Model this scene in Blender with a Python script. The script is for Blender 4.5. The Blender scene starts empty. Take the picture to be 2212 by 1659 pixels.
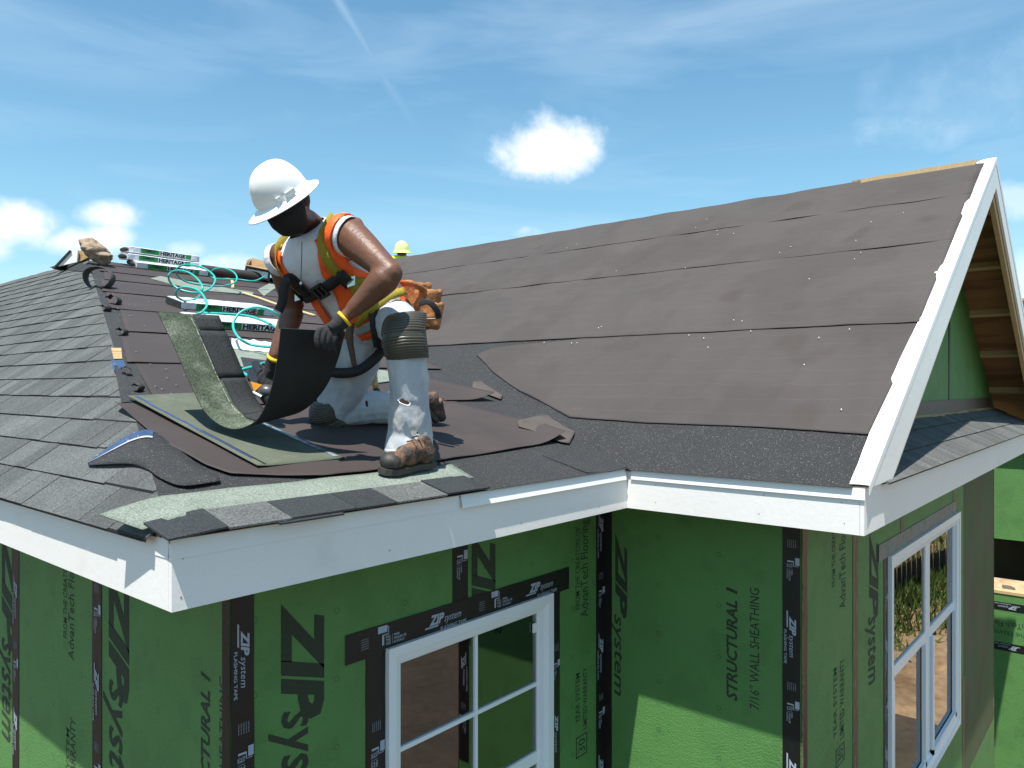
import bpy, bmesh, math, random
import numpy as np
from mathutils import Vector, Matrix, noise as mnoise
random.seed(7)
R = math.radians
sc = bpy.context.scene
C = sc.collection

# ------------------------------------------------------------------ camera
TH = .7013                                     # angle between the front eave and the view direction
FW = Vector((math.cos(TH), math.sin(TH), 0)); RT = Vector((math.sin(TH), -math.cos(TH), 0)); UP = Vector((0, 0, 1))
CAMP = RT*1.0592 - FW*2.35 + Vector((0, 0, 6.0))
FPX, CX, CY = 1631., 1106., 837.25
cam = bpy.data.cameras.new('camera'); co = bpy.data.objects.new('camera', cam); C.objects.link(co); sc.camera = co
co.location = CAMP; co.rotation_euler = (R(90), 0, TH - R(90))
cam.sensor_width = 36; cam.lens = 36*FPX/2212; cam.shift_y = (CY-829.5)/2212
cam.clip_start = .05; cam.clip_end = 3000
# ------------------------------------------------------------------ light
SUN = Vector((-1, -.42, 2.85)).normalized()     # towards the sun
sun = bpy.data.lights.new('sun', 'SUN'); so = bpy.data.objects.new('sun', sun); C.objects.link(so)
sun.energy = 5.0; sun.angle = R(.53); sun.color = (1, .955, .89)
so.rotation_euler = SUN.to_track_quat('Z', 'Y').to_euler(); so.location = (-6, -4, 20)
sc.view_settings.view_transform = 'Standard'; sc.view_settings.look = 'None'
sc.view_settings.exposure = .70; sc.view_settings.gamma = 1; sc.view_settings.use_curve_mapping = False
sc.cycles.use_denoising = True
sc.cycles.max_bounces = 8; sc.cycles.transparent_max_bounces = 12

def at(x, y, d):                                # a point seen at (x, y) of the 2212 px wide photograph, d metres deep
    return CAMP + (FW + RT*((x-CX)/FPX) + UP*((CY-y)/FPX))*d
def ray(x, y): return FW + RT*((x-CX)/FPX) + UP*((CY-y)/FPX)

# world: sky + clouds given by direction
W = bpy.data.worlds.new('World'); sc.world = W; W.use_nodes = True
nt = W.node_tree; nt.nodes.clear()
def N(t, **k):
    n = nt.nodes.new(t)
    for a, b in k.items(): setattr(n, a, b)
    return n
def LK(a, b): nt.links.new(a, b)
def MATH(op, a, b=None, c=None, clamp=False):
    n = N('ShaderNodeMath', operation=op, use_clamp=clamp)
    for i, v in enumerate((a, b, c)):
        if v is None: continue
        if hasattr(v, 'is_output'): LK(v, n.inputs[i])
        else: n.inputs[i].default_value = v
    return n.outputs[0]
def VDOT(v, d):
    n = N('ShaderNodeVectorMath', operation='DOT_PRODUCT'); LK(v, n.inputs[0]); n.inputs[1].default_value = d; return n.outputs['Value']
def world_sky():
    out = N('ShaderNodeOutputWorld'); sky = N('ShaderNodeTexSky', sky_type='NISHITA', sun_disc=False)
    sky.sun_elevation = math.asin(SUN.z); sky.sun_rotation = math.atan2(SUN.x, SUN.y)
    sky.altitude = 300; sky.air_density = 1.25; sky.dust_density = .6; sky.ozone_density = 3.0
    tint = N('ShaderNodeMix', data_type='RGBA', blend_type='MULTIPLY'); tint.inputs[0].default_value = 1
    LK(sky.outputs[0], tint.inputs[6]); tint.inputs[7].default_value = (.72, 1.02, 1.0, 1)
    bg = N('ShaderNodeBackground'); bg.inputs[1].default_value = .104; LK(tint.outputs[2], bg.inputs[0])
    tc = N('ShaderNodeTexCoord'); d = tc.outputs['Generated']
    nz = N('ShaderNodeTexNoise'); nz.inputs['Scale'].default_value = 22; nz.inputs['Detail'].default_value = 9; nz.inputs['Roughness'].default_value = .58; LK(d, nz.inputs['Vector'])
    nz2 = N('ShaderNodeTexNoise'); nz2.inputs['Scale'].default_value = 7; nz2.inputs['Detail'].default_value = 4; LK(d, nz2.inputs['Vector'])
    nn = MATH('ADD', MATH('MULTIPLY', MATH('SUBTRACT', nz.outputs[0], .5), 1.7), MATH('MULTIPLY', MATH('SUBTRACT', nz2.outputs[0], .5), .9))
    acc = None
    # puffy clouds: centre in the photograph's frame, half width, half height (px at the focal distance), density
    for (px, py, rx, ry, den) in ((1190, 322, 140, 78, 1.0), (1240, 330, 90, 60, .8), (1130, 340, 75, 45, .6), (30, 490, 92, 56, .9), (-60, 505, 110, 60, .8), (170, 524, 80, 36, .9), (240, 468, 70, 34, .8), (235, 512, 60, 38, .85),
                                  (400, 540, 50, 24, .55), (500, 572, 80, 30, .75), (1140, 505, 45, 18, .45), (1980, 190, 110, 60, .17), (2190, 150, 110, 90, .17), (1960, 285, 120, 34, .25), (2120, 230, 160, 60, .13),
                                  (2215, 440, 130, 40, .5), (2230, 620, 110, 80, .6)):
        c = ray(px, py).normalized(); r = RT.copy(); u = r.cross(c).normalized(); r = c.cross(u).normalized()
        dx = MATH('MULTIPLY', VDOT(d, r), FPX/rx); dy = MATH('MULTIPLY', VDOT(d, u), FPX/ry)
        q = MATH('ADD', MATH('MULTIPLY', dx, dx), MATH('MULTIPLY', dy, dy))
        front = MATH('GREATER_THAN', VDOT(d, c), .2)
        f = MATH('MULTIPLY', MATH('MULTIPLY', MATH('SMOOTHSTEP' if False else 'MULTIPLY_ADD', MATH('SUBTRACT', 1.0, q), 1.0, MATH('MULTIPLY', nn, 1.25), clamp=True), den), front)
        if den < .5: f = MATH('MULTIPLY', f, MATH('MULTIPLY_ADD', nz.outputs[0], 2.6, -.55, clamp=True))
        acc = f if acc is None else MATH('MAXIMUM', acc, f)
    acc = MATH('POWER', acc, 1.05, clamp=True)
    # thin high cirrus everywhere: streaks stretched along one direction
    mp = N('ShaderNodeMapping'); mp.inputs['Rotation'].default_value = (0, R(-9), TH - R(90)); mp.inputs['Scale'].default_value = (1.1, 1.0, 6.0); LK(d, mp.inputs['Vector'])
    n3 = N('ShaderNodeTexNoise'); n3.inputs['Scale'].default_value = 2.1; n3.inputs['Detail'].default_value = 8; n3.inputs['Roughness'].default_value = .55; n3.inputs['Distortion'].default_value = .6; LK(mp.outputs[0], n3.inputs['Vector'])
    rp = N('ShaderNodeValToRGB'); rp.color_ramp.elements[0].position = .43; rp.color_ramp.elements[1].position = .8; LK(n3.outputs[0], rp.inputs[0])
    cir = MATH('MULTIPLY', rp.outputs[0], .33)
    # a fading contrail, a great-circle arc
    a, b = ray(735, 10).normalized(), ray(905, 290).normalized(); nrm = a.cross(b).normalized(); t = (b-a).normalized()
    nzt = MATH('MULTIPLY', MATH('SUBTRACT', nz2.outputs[0], .5), .008)
    w = MATH('ADD', VDOT(d, nrm), nzt); w = MATH('SUBTRACT', 1.0, MATH('MULTIPLY', MATH('ABSOLUTE', w), 120), clamp=True)
    al = MATH('SUBTRACT', VDOT(d, t), a.dot(t)); L = (b-a).length
    al = MATH('SUBTRACT', 1.0, MATH('MULTIPLY', MATH('MAXIMUM', al, 0.0), 1/L), clamp=True)
    tr = MATH('MULTIPLY', MATH('MULTIPLY', w, al), MATH('MULTIPLY', MATH('GREATER_THAN', VDOT(d, a), .5), .25))
    fac = MATH('MAXIMUM', MATH('MAXIMUM', acc, cir), tr, clamp=True)
    hz = MATH('MULTIPLY', MATH('POWER', MATH('SUBTRACT', 1.0, MATH('ABSOLUTE', VDOT(d, UP)), clamp=True), 6.5), .36)   # milky horizon all round
    fac = MATH('ADD', fac, MATH('MULTIPLY', hz, MATH('SUBTRACT', 1.0, fac)), clamp=True)
    cb = N('ShaderNodeBackground'); cb.inputs[1].default_value = .78
    cr = N('ShaderNodeValToRGB'); cr.color_ramp.elements[0].position = .15; cr.color_ramp.elements[0].color = (.66, .82, .95, 1); cr.color_ramp.elements[1].position = .85; cr.color_ramp.elements[1].color = (1, 1, 1, 1)
    LK(acc, cr.inputs[0]); LK(cr.outputs[0], cb.inputs[0])
    mx = N('ShaderNodeMixShader'); LK(fac, mx.inputs[0]); LK(bg.outputs[0], mx.inputs[1]); LK(cb.outputs[0], mx.inputs[2]); LK(mx.outputs[0], out.inputs[0])
world_sky()

# ------------------------------------------------------------------ numbers of the place
E = 6.0-.4678                                   # eave height
FH = .2327                                      # fascia height
P1, P2, P3 = .2553, .633, .74                   # pitches: front slope, gabled wing, left slope
XB, YC, O = 2.681, -1.2973, .45                 # inner corner, front of wing, overhang
HR = P1/P3                                      # hip in plan: x = HR*y
YT = 7.6                                        # top of the front slope
RUN = 3.83; XR = XB+RUN; ZR = E+P2*RUN          # wing ridge
def plane(x, y, n, p):
    r = ray(x, y); n = Vector(n); return CAMP + r*(n.dot(Vector(p)-CAMP)/n.dot(r))
def onAB(x, y, l=0): return plane(x, y, (0, -P1, 1), (0, 0, E+l))
def onBC(x, y, l=0): return plane(x, y, (-P2, 0, 1), (XB, 0, E+l))
def onL(x, y, l=0): return plane(x, y, (-P3, 0, 1), (0, 0, E+l))
def zAB(y, l=0): return E+P1*y+l
def zBC(x, l=0): return E+P2*(x-XB)+l
def zL(x, l=0): return E+P3*x+l

# ------------------------------------------------------------------ materials
def mat(name, col, rough=.7, var=.15, vs=6, fine=0, fs=400, col2=None, c2s=3, c2lo=.5, c2hi=.6, bump=0, bs=60, objvar=0, metal=0, spec=.5, stretch=None, speck=None, coat=0, rot=None, lines=0):
    m = bpy.data.materials.new(name); m.use_nodes = True; t = m.node_tree; nd = t.nodes; ln = t.links
    p = nd['Principled BSDF']; p.inputs['Roughness'].default_value = rough; p.inputs['Metallic'].default_value = metal
    p.inputs['Specular IOR Level'].default_value = spec
    if coat: p.inputs['Coat Weight'].default_value = coat
    g = nd.new('ShaderNodeNewGeometry'); pos = g.outputs['Position']
    if stretch:
        mp = nd.new('ShaderNodeMapping'); mp.inputs['Scale'].default_value = stretch; ln.new(pos, mp.inputs[0]); pos = mp.outputs[0]
        if rot: mp.inputs['Rotation'].default_value = rot
    def noise(s, det=4, r=.55, v=pos):
        n = nd.new('ShaderNodeTexNoise'); n.inputs['Scale'].default_value = s; n.inputs['Detail'].default_value = det; n.inputs['Roughness'].default_value = r; ln.new(v, n.inputs['Vector']); return n.outputs[0]
    def mul(c, fac):      # colour times a factor
        x = nd.new('ShaderNodeVectorMath'); x.operation = 'SCALE'; ln.new(c, x.inputs[0]); ln.new(fac, x.inputs['Scale']); return x.outputs[0]
    def ma(op, a, b, c=None, cl=False):
        x = nd.new('ShaderNodeMath'); x.operation = op; x.use_clamp = cl
        for i, v in enumerate((a, b, c)):
            if v is None: continue
            if hasattr(v, 'is_output'): ln.new(v, x.inputs[i])
            else: x.inputs[i].default_value = v
        return x.outputs[0]
    rgb = nd.new('ShaderNodeRGB'); rgb.outputs[0].default_value = (*col, 1); c = rgb.outputs[0]
    if col2:
        f = nd.new('ShaderNodeMapRange'); f.inputs[1].default_value = c2lo; f.inputs[2].default_value = c2hi; ln.new(noise(c2s, 5), f.inputs[0])
        x = nd.new('ShaderNodeMix'); x.data_type = 'RGBA'; ln.new(f.outputs[0], x.inputs[0]); ln.new(c, x.inputs[6]); x.inputs[7].default_value = (*col2, 1); c = x.outputs[2]
    if var: c = mul(c, ma('MULTIPLY_ADD', noise(vs, 5), 2*var*2, 1-2*var))
    if fine: c = mul(c, ma('MULTIPLY_ADD', noise(fs, 2, .5, g.outputs['Position']), 2*fine*2, 1-2*fine))
    if speck:             # (colour, scale, threshold): scattered light grains
        f = nd.new('ShaderNodeMapRange'); f.inputs[1].default_value = speck[2]; f.inputs[2].default_value = speck[2]+(speck[3] if len(speck) > 3 else .05); ln.new(noise(speck[1], 1, .5, g.outputs['Position']), f.inputs[0])
        x = nd.new('ShaderNodeMix'); x.data_type = 'RGBA'; ln.new(f.outputs[0], x.inputs[0]); ln.new(c, x.inputs[6]); x.inputs[7].default_value = (*speck[0], 1); c = x.outputs[2]
    if lines:             # fine pale lines printed along the sheet
        sx = nd.new('ShaderNodeSeparateXYZ'); ln.new(g.outputs['Position'], sx.inputs[0])
        f = ma('SUBTRACT', 1.0, ma('MULTIPLY', ma('ABSOLUTE', ma('SUBTRACT', ma('FRACT', ma('DIVIDE', ma('ADD', sx.outputs[0], ma('MULTIPLY', noise(1.2, 2), .03)), lines), None), .5), None), 34.0), None, True)
        c = mul(c, ma('MULTIPLY_ADD', ma('MULTIPLY', f, noise(30, 2)), .55, 1.0))
    if objvar:
        oi = nd.new('ShaderNodeObjectInfo'); c = mul(c, ma('MULTIPLY_ADD', oi.outputs['Random'], 2*objvar, 1-objvar))
    ln.new(c, p.inputs['Base Color'])
    if bump:
        b = nd.new('ShaderNodeBump'); b.inputs['Strength'].default_value = bump; b.inputs['Distance'].default_value = .02; ln.new(noise(bs, 4), b.inputs['Height']); ln.new(b.outputs[0], p.inputs['Normal'])
    return m
MT = {}
MT['white'] = mat('white_trim', (.81, .79, .755), .42, .035, 2, fine=.03, fs=120, col2=(.74, .71, .66), c2s=4, c2lo=.58, c2hi=.75, bump=.05, bs=30)
MT['drip'] = mat('drip_edge_metal', (.81, .80, .775), .35, .02, 3)
MT['vinyl'] = mat('window_vinyl', (.80, .82, .84), .35, .02, 3)
MT['tape'] = mat('flashing_tape_black', (.0065, .006, .007), .45, .3, 9, col2=(.016, .011, .008), c2s=2.2, c2lo=.5, c2hi=.75, bump=.12, bs=25)
MT['tapeprint'] = mat('tape_print', (.36, .40, .47), .6, .1, 30)
MT['panelprint'] = mat('panel_print', (.028, .038, .020), .8, .25, 60)
MT['felt'] = mat('roofing_felt', (.034, .0245, .0215), .75, .12, 1.3, fine=.14, fs=220, col2=(.043, .031, .027), c2s=.9, bump=.3, bs=3.5, objvar=.10)
MT['felt_grey'] = mat('roofing_felt_dusty', (.053, .0435, .0395), .8, .12, 1.1, fine=.14, fs=200, col2=(.045, .036, .032), c2s=1.2, bump=.5, bs=2.6, lines=.135, speck=((.044, .034, .028), 2.8, .66, .12), objvar=.05)
MT['felt_under'] = mat('felt_underside', (.070, .056, .049), .85, .15, 8)
MT['membrane'] = mat('granular_membrane', (.019, .0195, .0205), .85, .15, 4, fine=.5, fs=150, speck=((.26, .26, .23), 200, .68), bump=.25, bs=300)
MT['memblue'] = mat('membrane_release_edge', (.035, .055, .12), .25, .3, 25, speck=((.4, .45, .55), 60, .68))
MT['shingle'] = mat('shingle_granules', (.088, .092, .089), .9, .18, 3, fine=.6, fs=130, objvar=.20, bump=.3, bs=260, spec=.3)
MT['shingle_dark'] = mat('shingle_granules_dark', (.030, .034, .036), .9, .12, 5, fine=.55, fs=150, objvar=.12, bump=.3, bs=260, spec=.3)
MT['shingle_lap'] = mat('shingle_headlap', (.185, .215, .18), .95, .16, 9, fine=.5, fs=150, bump=.3, bs=260, spec=.2)
MT['shingle_lap_d'] = mat('shingle_headlap_green', (.075, .095, .065), .95, .3, 14, fine=.6, fs=130, col2=(.16, .18, .14), c2s=8, c2lo=.5, c2hi=.7, bump=.3, bs=260, spec=.2)
MT['shingle_back'] = mat('shingle_back', (.012, .013, .013), .75, .25, 12, fine=.35, fs=230, bump=.2, bs=200)
MT['shingle_pale'] = mat('shingle_back_dusted', (.082, .094, .066), .9, .16, 6, fine=.3, fs=200, col2=(.13, .13, .095), c2s=7, c2lo=.55, c2hi=.8)
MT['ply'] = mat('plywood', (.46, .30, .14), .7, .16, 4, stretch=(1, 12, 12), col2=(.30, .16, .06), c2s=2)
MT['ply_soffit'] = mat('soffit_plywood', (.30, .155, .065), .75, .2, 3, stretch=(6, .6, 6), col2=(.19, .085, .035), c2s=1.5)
MT['wood'] = mat('framing_lumber', (.52, .37, .19), .7, .14, 5, stretch=(2, 9, 9))
MT['edge_wood'] = mat('panel_edge_wood', (.20, .13, .07), .8, .3, 30, col2=(.10, .06, .035), c2s=20)
MT['interior'] = mat('dark_interior', (.05, .035, .028), .9, .2, 3)  # dark tone stands in for the shade of unlit rooms
MT['foil'] = mat('bundle_wrapper', (.62, .64, .67), .28, .10, 14, bump=.35, bs=28, spec=.6)
MT['foil_green'] = mat('wrapper_print_green', (.02, .22, .06), .35, .08, 14)
MT['ink'] = mat('wrapper_print_black', (.012, .012, .012), .4, .05, 9)
MT['hose'] = mat('air_hose', (.03, .40, .34), .35, .05, 9)
MT['rope'] = mat('rope', (.55, .45, .24), .9, .2, 60, bump=.6, bs=160)
MT['kraft'] = mat('kraft_paper', (.27, .20, .135), .8, .2, 9, bump=.5, bs=14)
MT['card'] = mat('cardboard', (.42, .26, .13), .8, .1, 9)
MT['metal'] = mat('steel', (.55, .55, .54), .35, .1, 20, metal=1)
MT['black'] = mat('black_plastic', (.016, .016, .017), .4, .1, 20)
MT['dirt'] = mat('dirt', (.40, .26, .14), .95, .3, 1.6, fine=.25, fs=7, col2=(.28, .17, .085), c2s=.35, bump=1.0, bs=2)
MT['soil'] = mat('dark_soil', (.085, .062, .042), .95, .25, .8, fine=.2, fs=6, bump=1.0, bs=2)  # kept dark so the ground throws less light up onto the walls
MT['grass'] = mat('grass', (.10, .15, .03), .9, .35, 4)
MT['silt'] = mat('silt_fence_fabric', (.02, .02, .022), .8, .2, 6, stretch=(3, 3, .4))
def green_mat():
    m = mat('sheathing_green', (.090, .228, .060), .62, .08, 2.2, fine=.16, fs=220, col2=(.080, .205, .054), c2s=5, bump=.35, bs=110)
    # printed nail circles on a regular stud grid, in each panel's own axes
    t = m.node_tree; nd = t.nodes; ln = t.links; p = nd['Principled BSDF']; base = p.inputs['Base Color'].links[0].from_socket
    uv = nd.new('ShaderNodeUVMap'); s = nd.new('ShaderNodeSeparateXYZ'); ln.new(uv.outputs[0], s.inputs[0])
    def ma(op, a, b=None, c=None, cl=False):
        x = nd.new('ShaderNodeMath'); x.operation = op; x.use_clamp = cl
        for i, v in enumerate((a, b, c)):
            if v is None: continue
            if hasattr(v, 'is_output'): ln.new(v, x.inputs[i])
            else: x.inputs[i].default_value = v
        return x.outputs[0]
    fx = ma('SUBTRACT', ma('FRACT', ma('DIVIDE', s.outputs[0], .406)), .5); fx = ma('MULTIPLY', fx, .406)
    fy = ma('SUBTRACT', ma('FRACT', ma('DIVIDE', ma('ADD', s.outputs[1], ma('MULTIPLY', s.outputs[0], .13)), .305)), .5); fy = ma('MULTIPLY', fy, .305)
    rr = ma('SQRT', ma('ADD', ma('MULTIPLY', fx, fx), ma('MULTIPLY', fy, fy)))
    ring = ma('SUBTRACT', 1.0, ma('DIVIDE', ma('ABSOLUTE', ma('SUBTRACT', rr, .0125)), .0042), None, True)
    mx = nd.new('ShaderNodeMix'); mx.data_type = 'RGBA'; ln.new(ma('MULTIPLY', ring, .6), mx.inputs[0]); ln.new(base, mx.inputs[6]); mx.inputs[7].default_value = (.022, .030, .017, 1)
    ln.new(mx.outputs[2], p.inputs['Base Color']); return m
MT['green'] = green_mat()
def glass_mat():
    m = bpy.data.materials.new('window_glass'); m.use_nodes = True; t = m.node_tree; nd = t.nodes; ln = t.links
    for n in list(nd): nd.remove(n)
    o = nd.new('ShaderNodeOutputMaterial'); mx = nd.new('ShaderNodeMixShader'); tr = nd.new('ShaderNodeBsdfTransparent'); gl = nd.new('ShaderNodeBsdfGlossy'); fr = nd.new('ShaderNodeFresnel')
    fr.inputs[0].default_value = 2.5; gl.inputs['Roughness'].default_value = 0.0; gl.inputs['Color'].default_value = (.95, .95, .95, 1); tr.inputs[0].default_value = (.55, .62, .58, 1)
    ln.new(fr.outputs[0], mx.inputs[0]); ln.new(tr.outputs[0], mx.inputs[1]); ln.new(gl.outputs[0], mx.inputs[2]); ln.new(mx.outputs[0], o.inputs[0]); return m
MT['glass'] = glass_mat()

# ------------------------------------------------------------------ mesh building
class MB:
    def __init__(s): s.v = []; s.f = []; s.mi = []
    def add(s, v, f, mi=0):
        b = len(s.v); s.v += [Vector(p) for p in v]; s.f += [tuple(i+b for i in q) for q in f]; s.mi += [mi]*len(f); return s
    def box(s, lo, hi, mi=0):
        x0, y0, z0 = lo; x1, y1, z1 = hi
        return s.add([(x0,y0,z0),(x1,y0,z0),(x1,y1,z0),(x0,y1,z0),(x0,y0,z1),(x1,y0,z1),(x1,y1,z1),(x0,y1,z1)],
                     [(0,3,2,1),(4,5,6,7),(0,1,5,4),(1,2,6,5),(2,3,7,6),(3,0,4,7)], mi)
    def obox(s, c, ax, ay, az, mi=0):           # centre and three half-axis vectors
        c, ax, ay, az = map(Vector, (c, ax, ay, az)); P = [c+ax*i+ay*j+az*k for k in (-1,1) for j in (-1,1) for i in (-1,1)]
        return s.add(P, [(0,2,3,1),(4,5,7,6),(0,1,5,4),(1,3,7,5),(3,2,6,7),(2,0,4,6)], mi)
    def prism(s, poly, off, mi=0):              # polygon (list of points) extruded by a vector
        poly = [Vector(p) for p in poly]; off = Vector(off); n = len(poly)
        return s.add(poly+[p+off for p in poly], [tuple(range(n-1, -1, -1)), tuple(range(n, 2*n))]+[(i, (i+1) % n, n+(i+1) % n, n+i) for i in range(n)], mi)
    def tube(s, path, r, seg=8, cap=True, mi=0, ell=None):
        path = [Vector(p) for p in path]; n = len(path); rr = r if isinstance(r, (list, tuple)) else [r]*n
        V = []; t0 = (path[1]-path[0]).normalized(); a = t0.orthogonal().normalized() if ell is None else (Vector(ell)-t0*Vector(ell).dot(t0)).normalized()
        for i, p in enumerate(path):
            t = (path[min(i+1, n-1)]-path[max(i-1, 0)]).normalized(); a = (a-t*a.dot(t)).normalized(); b = t.cross(a)
            q = rr[i]; qa, qb = (q if isinstance(q, (list, tuple)) else (q, q))
            V += [p+a*(math.cos(2*math.pi*k/seg)*qa)+b*(math.sin(2*math.pi*k/seg)*qb) for k in range(seg)]
        F = [(i*seg+k, i*seg+(k+1) % seg, (i+1)*seg+(k+1) % seg, (i+1)*seg+k) for i in range(n-1) for k in range(seg)]
        if cap: F += [tuple(range(seg-1, -1, -1)), tuple(range((n-1)*seg, n*seg))]
        return s.add(V, F, mi)
    def ell(s, c, ax, ay, az, nu=16, nv=10, mi=0):
        c, ax, ay, az = map(Vector, (c, ax, ay, az)); V = [c-az]
        for j in range(1, nv):
            ph = -math.pi/2+math.pi*j/nv
            V += [c+az*math.sin(ph)+(ax*math.cos(2*math.pi*i/nu)+ay*math.sin(2*math.pi*i/nu))*math.cos(ph) for i in range(nu)]
        V.append(c+az); F = [(0, 1+(i+1) % nu, 1+i) for i in range(nu)]
        for j in range(nv-2): F += [(1+j*nu+i, 1+j*nu+(i+1) % nu, 1+(j+1)*nu+(i+1) % nu, 1+(j+1)*nu+i) for i in range(nu)]
        l = len(V)-1; F += [(l, 1+(nv-2)*nu+i, 1+(nv-2)*nu+(i+1) % nu) for i in range(nu)]
        return s.add(V, F, mi)
    def grid(s, P, mi=0, th=None):              # P[i][j] points; th: thickness downwards along normal
        n, m = len(P), len(P[0]); V = [Vector(p) for row in P for p in row]
        F = [(i*m+j, (i+1)*m+j, (i+1)*m+j+1, i*m+j+1) for i in range(n-1) for j in range(m-1)]
        mm = [mi(i, j) if callable(mi) else mi for i in range(n-1) for j in range(m-1)]
        b = len(s.v); s.v += V; s.f += [tuple(k+b for k in q) for q in F]; s.mi += mm
        return s
    def build(s, name, material, parent=None, smooth=False, kind=None, solid=None, mods=None, uvax=None):
        bb = [Vector((min(p[i] for p in s.v) for i in range(3))), Vector((max(p[i] for p in s.v) for i in range(3)))]; c = (bb[0]+bb[1])/2; c.z = bb[0].z
        me = bpy.data.meshes.new(name); me.from_pydata([p-c for p in s.v], [], s.f); me.update()
        ms = material if isinstance(material, (list, tuple)) else [material]
        for m in ms: me.materials.append(m if not isinstance(m, str) else MT[m])
        if len(ms) > 1: me.polygons.foreach_set('material_index', s.mi)
        if smooth: me.polygons.foreach_set('use_smooth', [True]*len(me.polygons))
        if uvax:                                # planar uv in metres along two axes
            u = me.uv_layers.new(name='UVMap'); a, b, org = uvax
            for lp in me.loops:
                p = me.vertices[lp.vertex_index].co+c-org; u.data[lp.index].uv = (p.dot(a), p.dot(b))
        o = bpy.data.objects.new(name, me); C.objects.link(o); o.location = c
        if solid:
            md = o.modifiers.new('solid', 'SOLIDIFY'); md.thickness = solid; md.offset = -1
        if parent: put(o, parent)
        if kind: o['kind'] = kind
        return o
def worldmat(o):
    m = o.matrix_basis.copy()
    while o.parent: m = o.parent.matrix_basis @ o.matrix_parent_inverse @ m if False else (o.parent.matrix_basis @ o.matrix_parent_inverse @ m); o = o.parent
    return m
def put(o, parent):
    o.parent = parent; o.matrix_parent_inverse = worldmat(parent).inverted()
def tag(o, label, cat, group=None):
    o['label'] = label; o['category'] = cat
    if group: o['group'] = group
    return o
def thing(name, loc, label, cat, group=None):
    o = bpy.data.objects.new(name, None); C.objects.link(o); o.location = loc; o.empty_display_size = .1; return tag(o, label, cat, group)
def part(name, loc, parent):                    # an empty that groups the pieces of one part
    o = bpy.data.objects.new(name, None); C.objects.link(o); o.location = loc; o.empty_display_size = .1; put(o, parent); return o
def nz(x, y=0, z=0): return mnoise.noise(Vector((x, y, z)))
def cat_rom(P, n):                              # smooth curve through points
    P = [Vector(p) for p in P]; Q = [P[0]*2-P[1]]+P+[P[-1]*2-P[-2]]; out = []
    for i in range(1, len(Q)-2):
        for k in range(n):
            t = k/n; a, b, c, d = Q[i-1:i+3]
            out.append(.5*((2*b)+(c-a)*t+(2*a-5*b+4*c-d)*t*t+(3*b-a-3*c+d)*t**3))
    return out+[P[-1]]
def text_geo(s, size=1, bold=0, shear=0, spacing=1, xs=1):
    cu = bpy.data.curves.new('text', 'FONT'); cu.body = s; cu.size = size; cu.offset = bold*size; cu.shear = shear; cu.space_character = spacing; cu.resolution_u = 2
    o = bpy.data.objects.new('text', cu); C.objects.link(o); dg = bpy.context.evaluated_depsgraph_get()
    me = bpy.data.meshes.new_from_object(o.evaluated_get(dg)); v = [(p.co.x*xs, p.co.y) for p in me.vertices]; f = [tuple(q.vertices) for q in me.polygons]
    C.objects.unlink(o); bpy.data.objects.remove(o); bpy.data.curves.remove(cu); bpy.data.meshes.remove(me); return v, f
TXT = {}
def lettering(mb, s, org, xd, yd, size, bold=0, shear=0, spacing=1, xs=1, fit=None, mi=0):   # org: baseline start; fit: exact length
    k = (s, bold, shear, spacing)
    if k not in TXT: TXT[k] = text_geo(s, 1, bold, shear, spacing)
    v, f = TXT[k]; xd = Vector(xd); yd = Vector(yd); org = Vector(org); w = max(p[0] for p in v)
    if fit: xs = fit/(w*size)
    mb.add([org+xd*(x*size*xs)+yd*(y*size) for x, y in v], f, mi); return w*size*xs

# ------------------------------------------------------------------ ground
g = MB(); n = 60
def gz(x, y):                                   # flat building plot; an earth bank rises away from the house on the far side
    d = math.hypot(x-6, y); return max(0, min(1, (d-9)/8))*.8+max(0, min(1, (d-17)/25))*1.4+.12*nz(x*.4, y*.4)+.05*nz(x*1.3, y*1.3)
xs = [-900, -400, -150, -60]+[-40+i*1.25 for i in range(80)]+[70, 160, 400, 900]
g.grid([[(x, y, gz(x, y) if abs(x) < 100 and abs(y) < 100 else 1.4) for y in xs] for x in xs])
gr = g.build('ground', 'soil', smooth=True); gr['kind'] = 'structure'
bk_ = MB(); bk_.grid([[(13.5+i*.5, -14+j*.5, gz(13.5+i*.5, -14+j*.5)+.02+.10*abs(nz(i*.35, j*.35))+.05*nz(i*.9, j*.9)-(.3 if i == 0 or j == 0 else 0)) for j in range(45)] for i in range(60)]); bk_ = bk_.build('earth_bank', 'dirt', smooth=True); bk_['kind'] = 'structure'

# ------------------------------------------------------------------ the house
house = thing('house', (3, 3, 0), 'unfinished house with green sheathing walls, white fascia and a half-shingled felted roof', 'house')
ZB = E-FH
fr = part('front_roof', (2, 3, E), house); lr = part('left_roof', (1, 4, E), house); wr = part('wing_roof', (4, 0, E), house); pr = part('pent_roof', (6, YC, E), house)
T = .018
def slab(pts, th=T): return MB().prism([(p[0], p[1], p[2]-th) for p in pts], (0, 0, th-.001))
XT = HR*YT if False else HR*8.5
YT = 8.5; XV = XB+P1/P2*YT
slab([(0,0,E), (XB,0,E), (XV,YT,zAB(YT)), (XT,YT,zAB(YT))]).build('roof_deck', 'ply', fr)
slab([(0,0,E), (XT,YT,zL(XT)), (XT,18,zL(XT)), (0,18,E)]).build('roof_deck', 'ply', lr)
slab([(XB,0,E), (XB,YC,E), (XR,YC,ZR), (XR,12,ZR), (XV+.2,12,zBC(XV+.2)), (XV,YT,zBC(XV))]).build('roof_deck', 'ply', wr)
slab([(XR,YC,ZR), (XR+RUN,YC,E), (XR+RUN,12,E), (XR,12,ZR)]).build('roof_deck', 'ply_soffit', wr)
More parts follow.
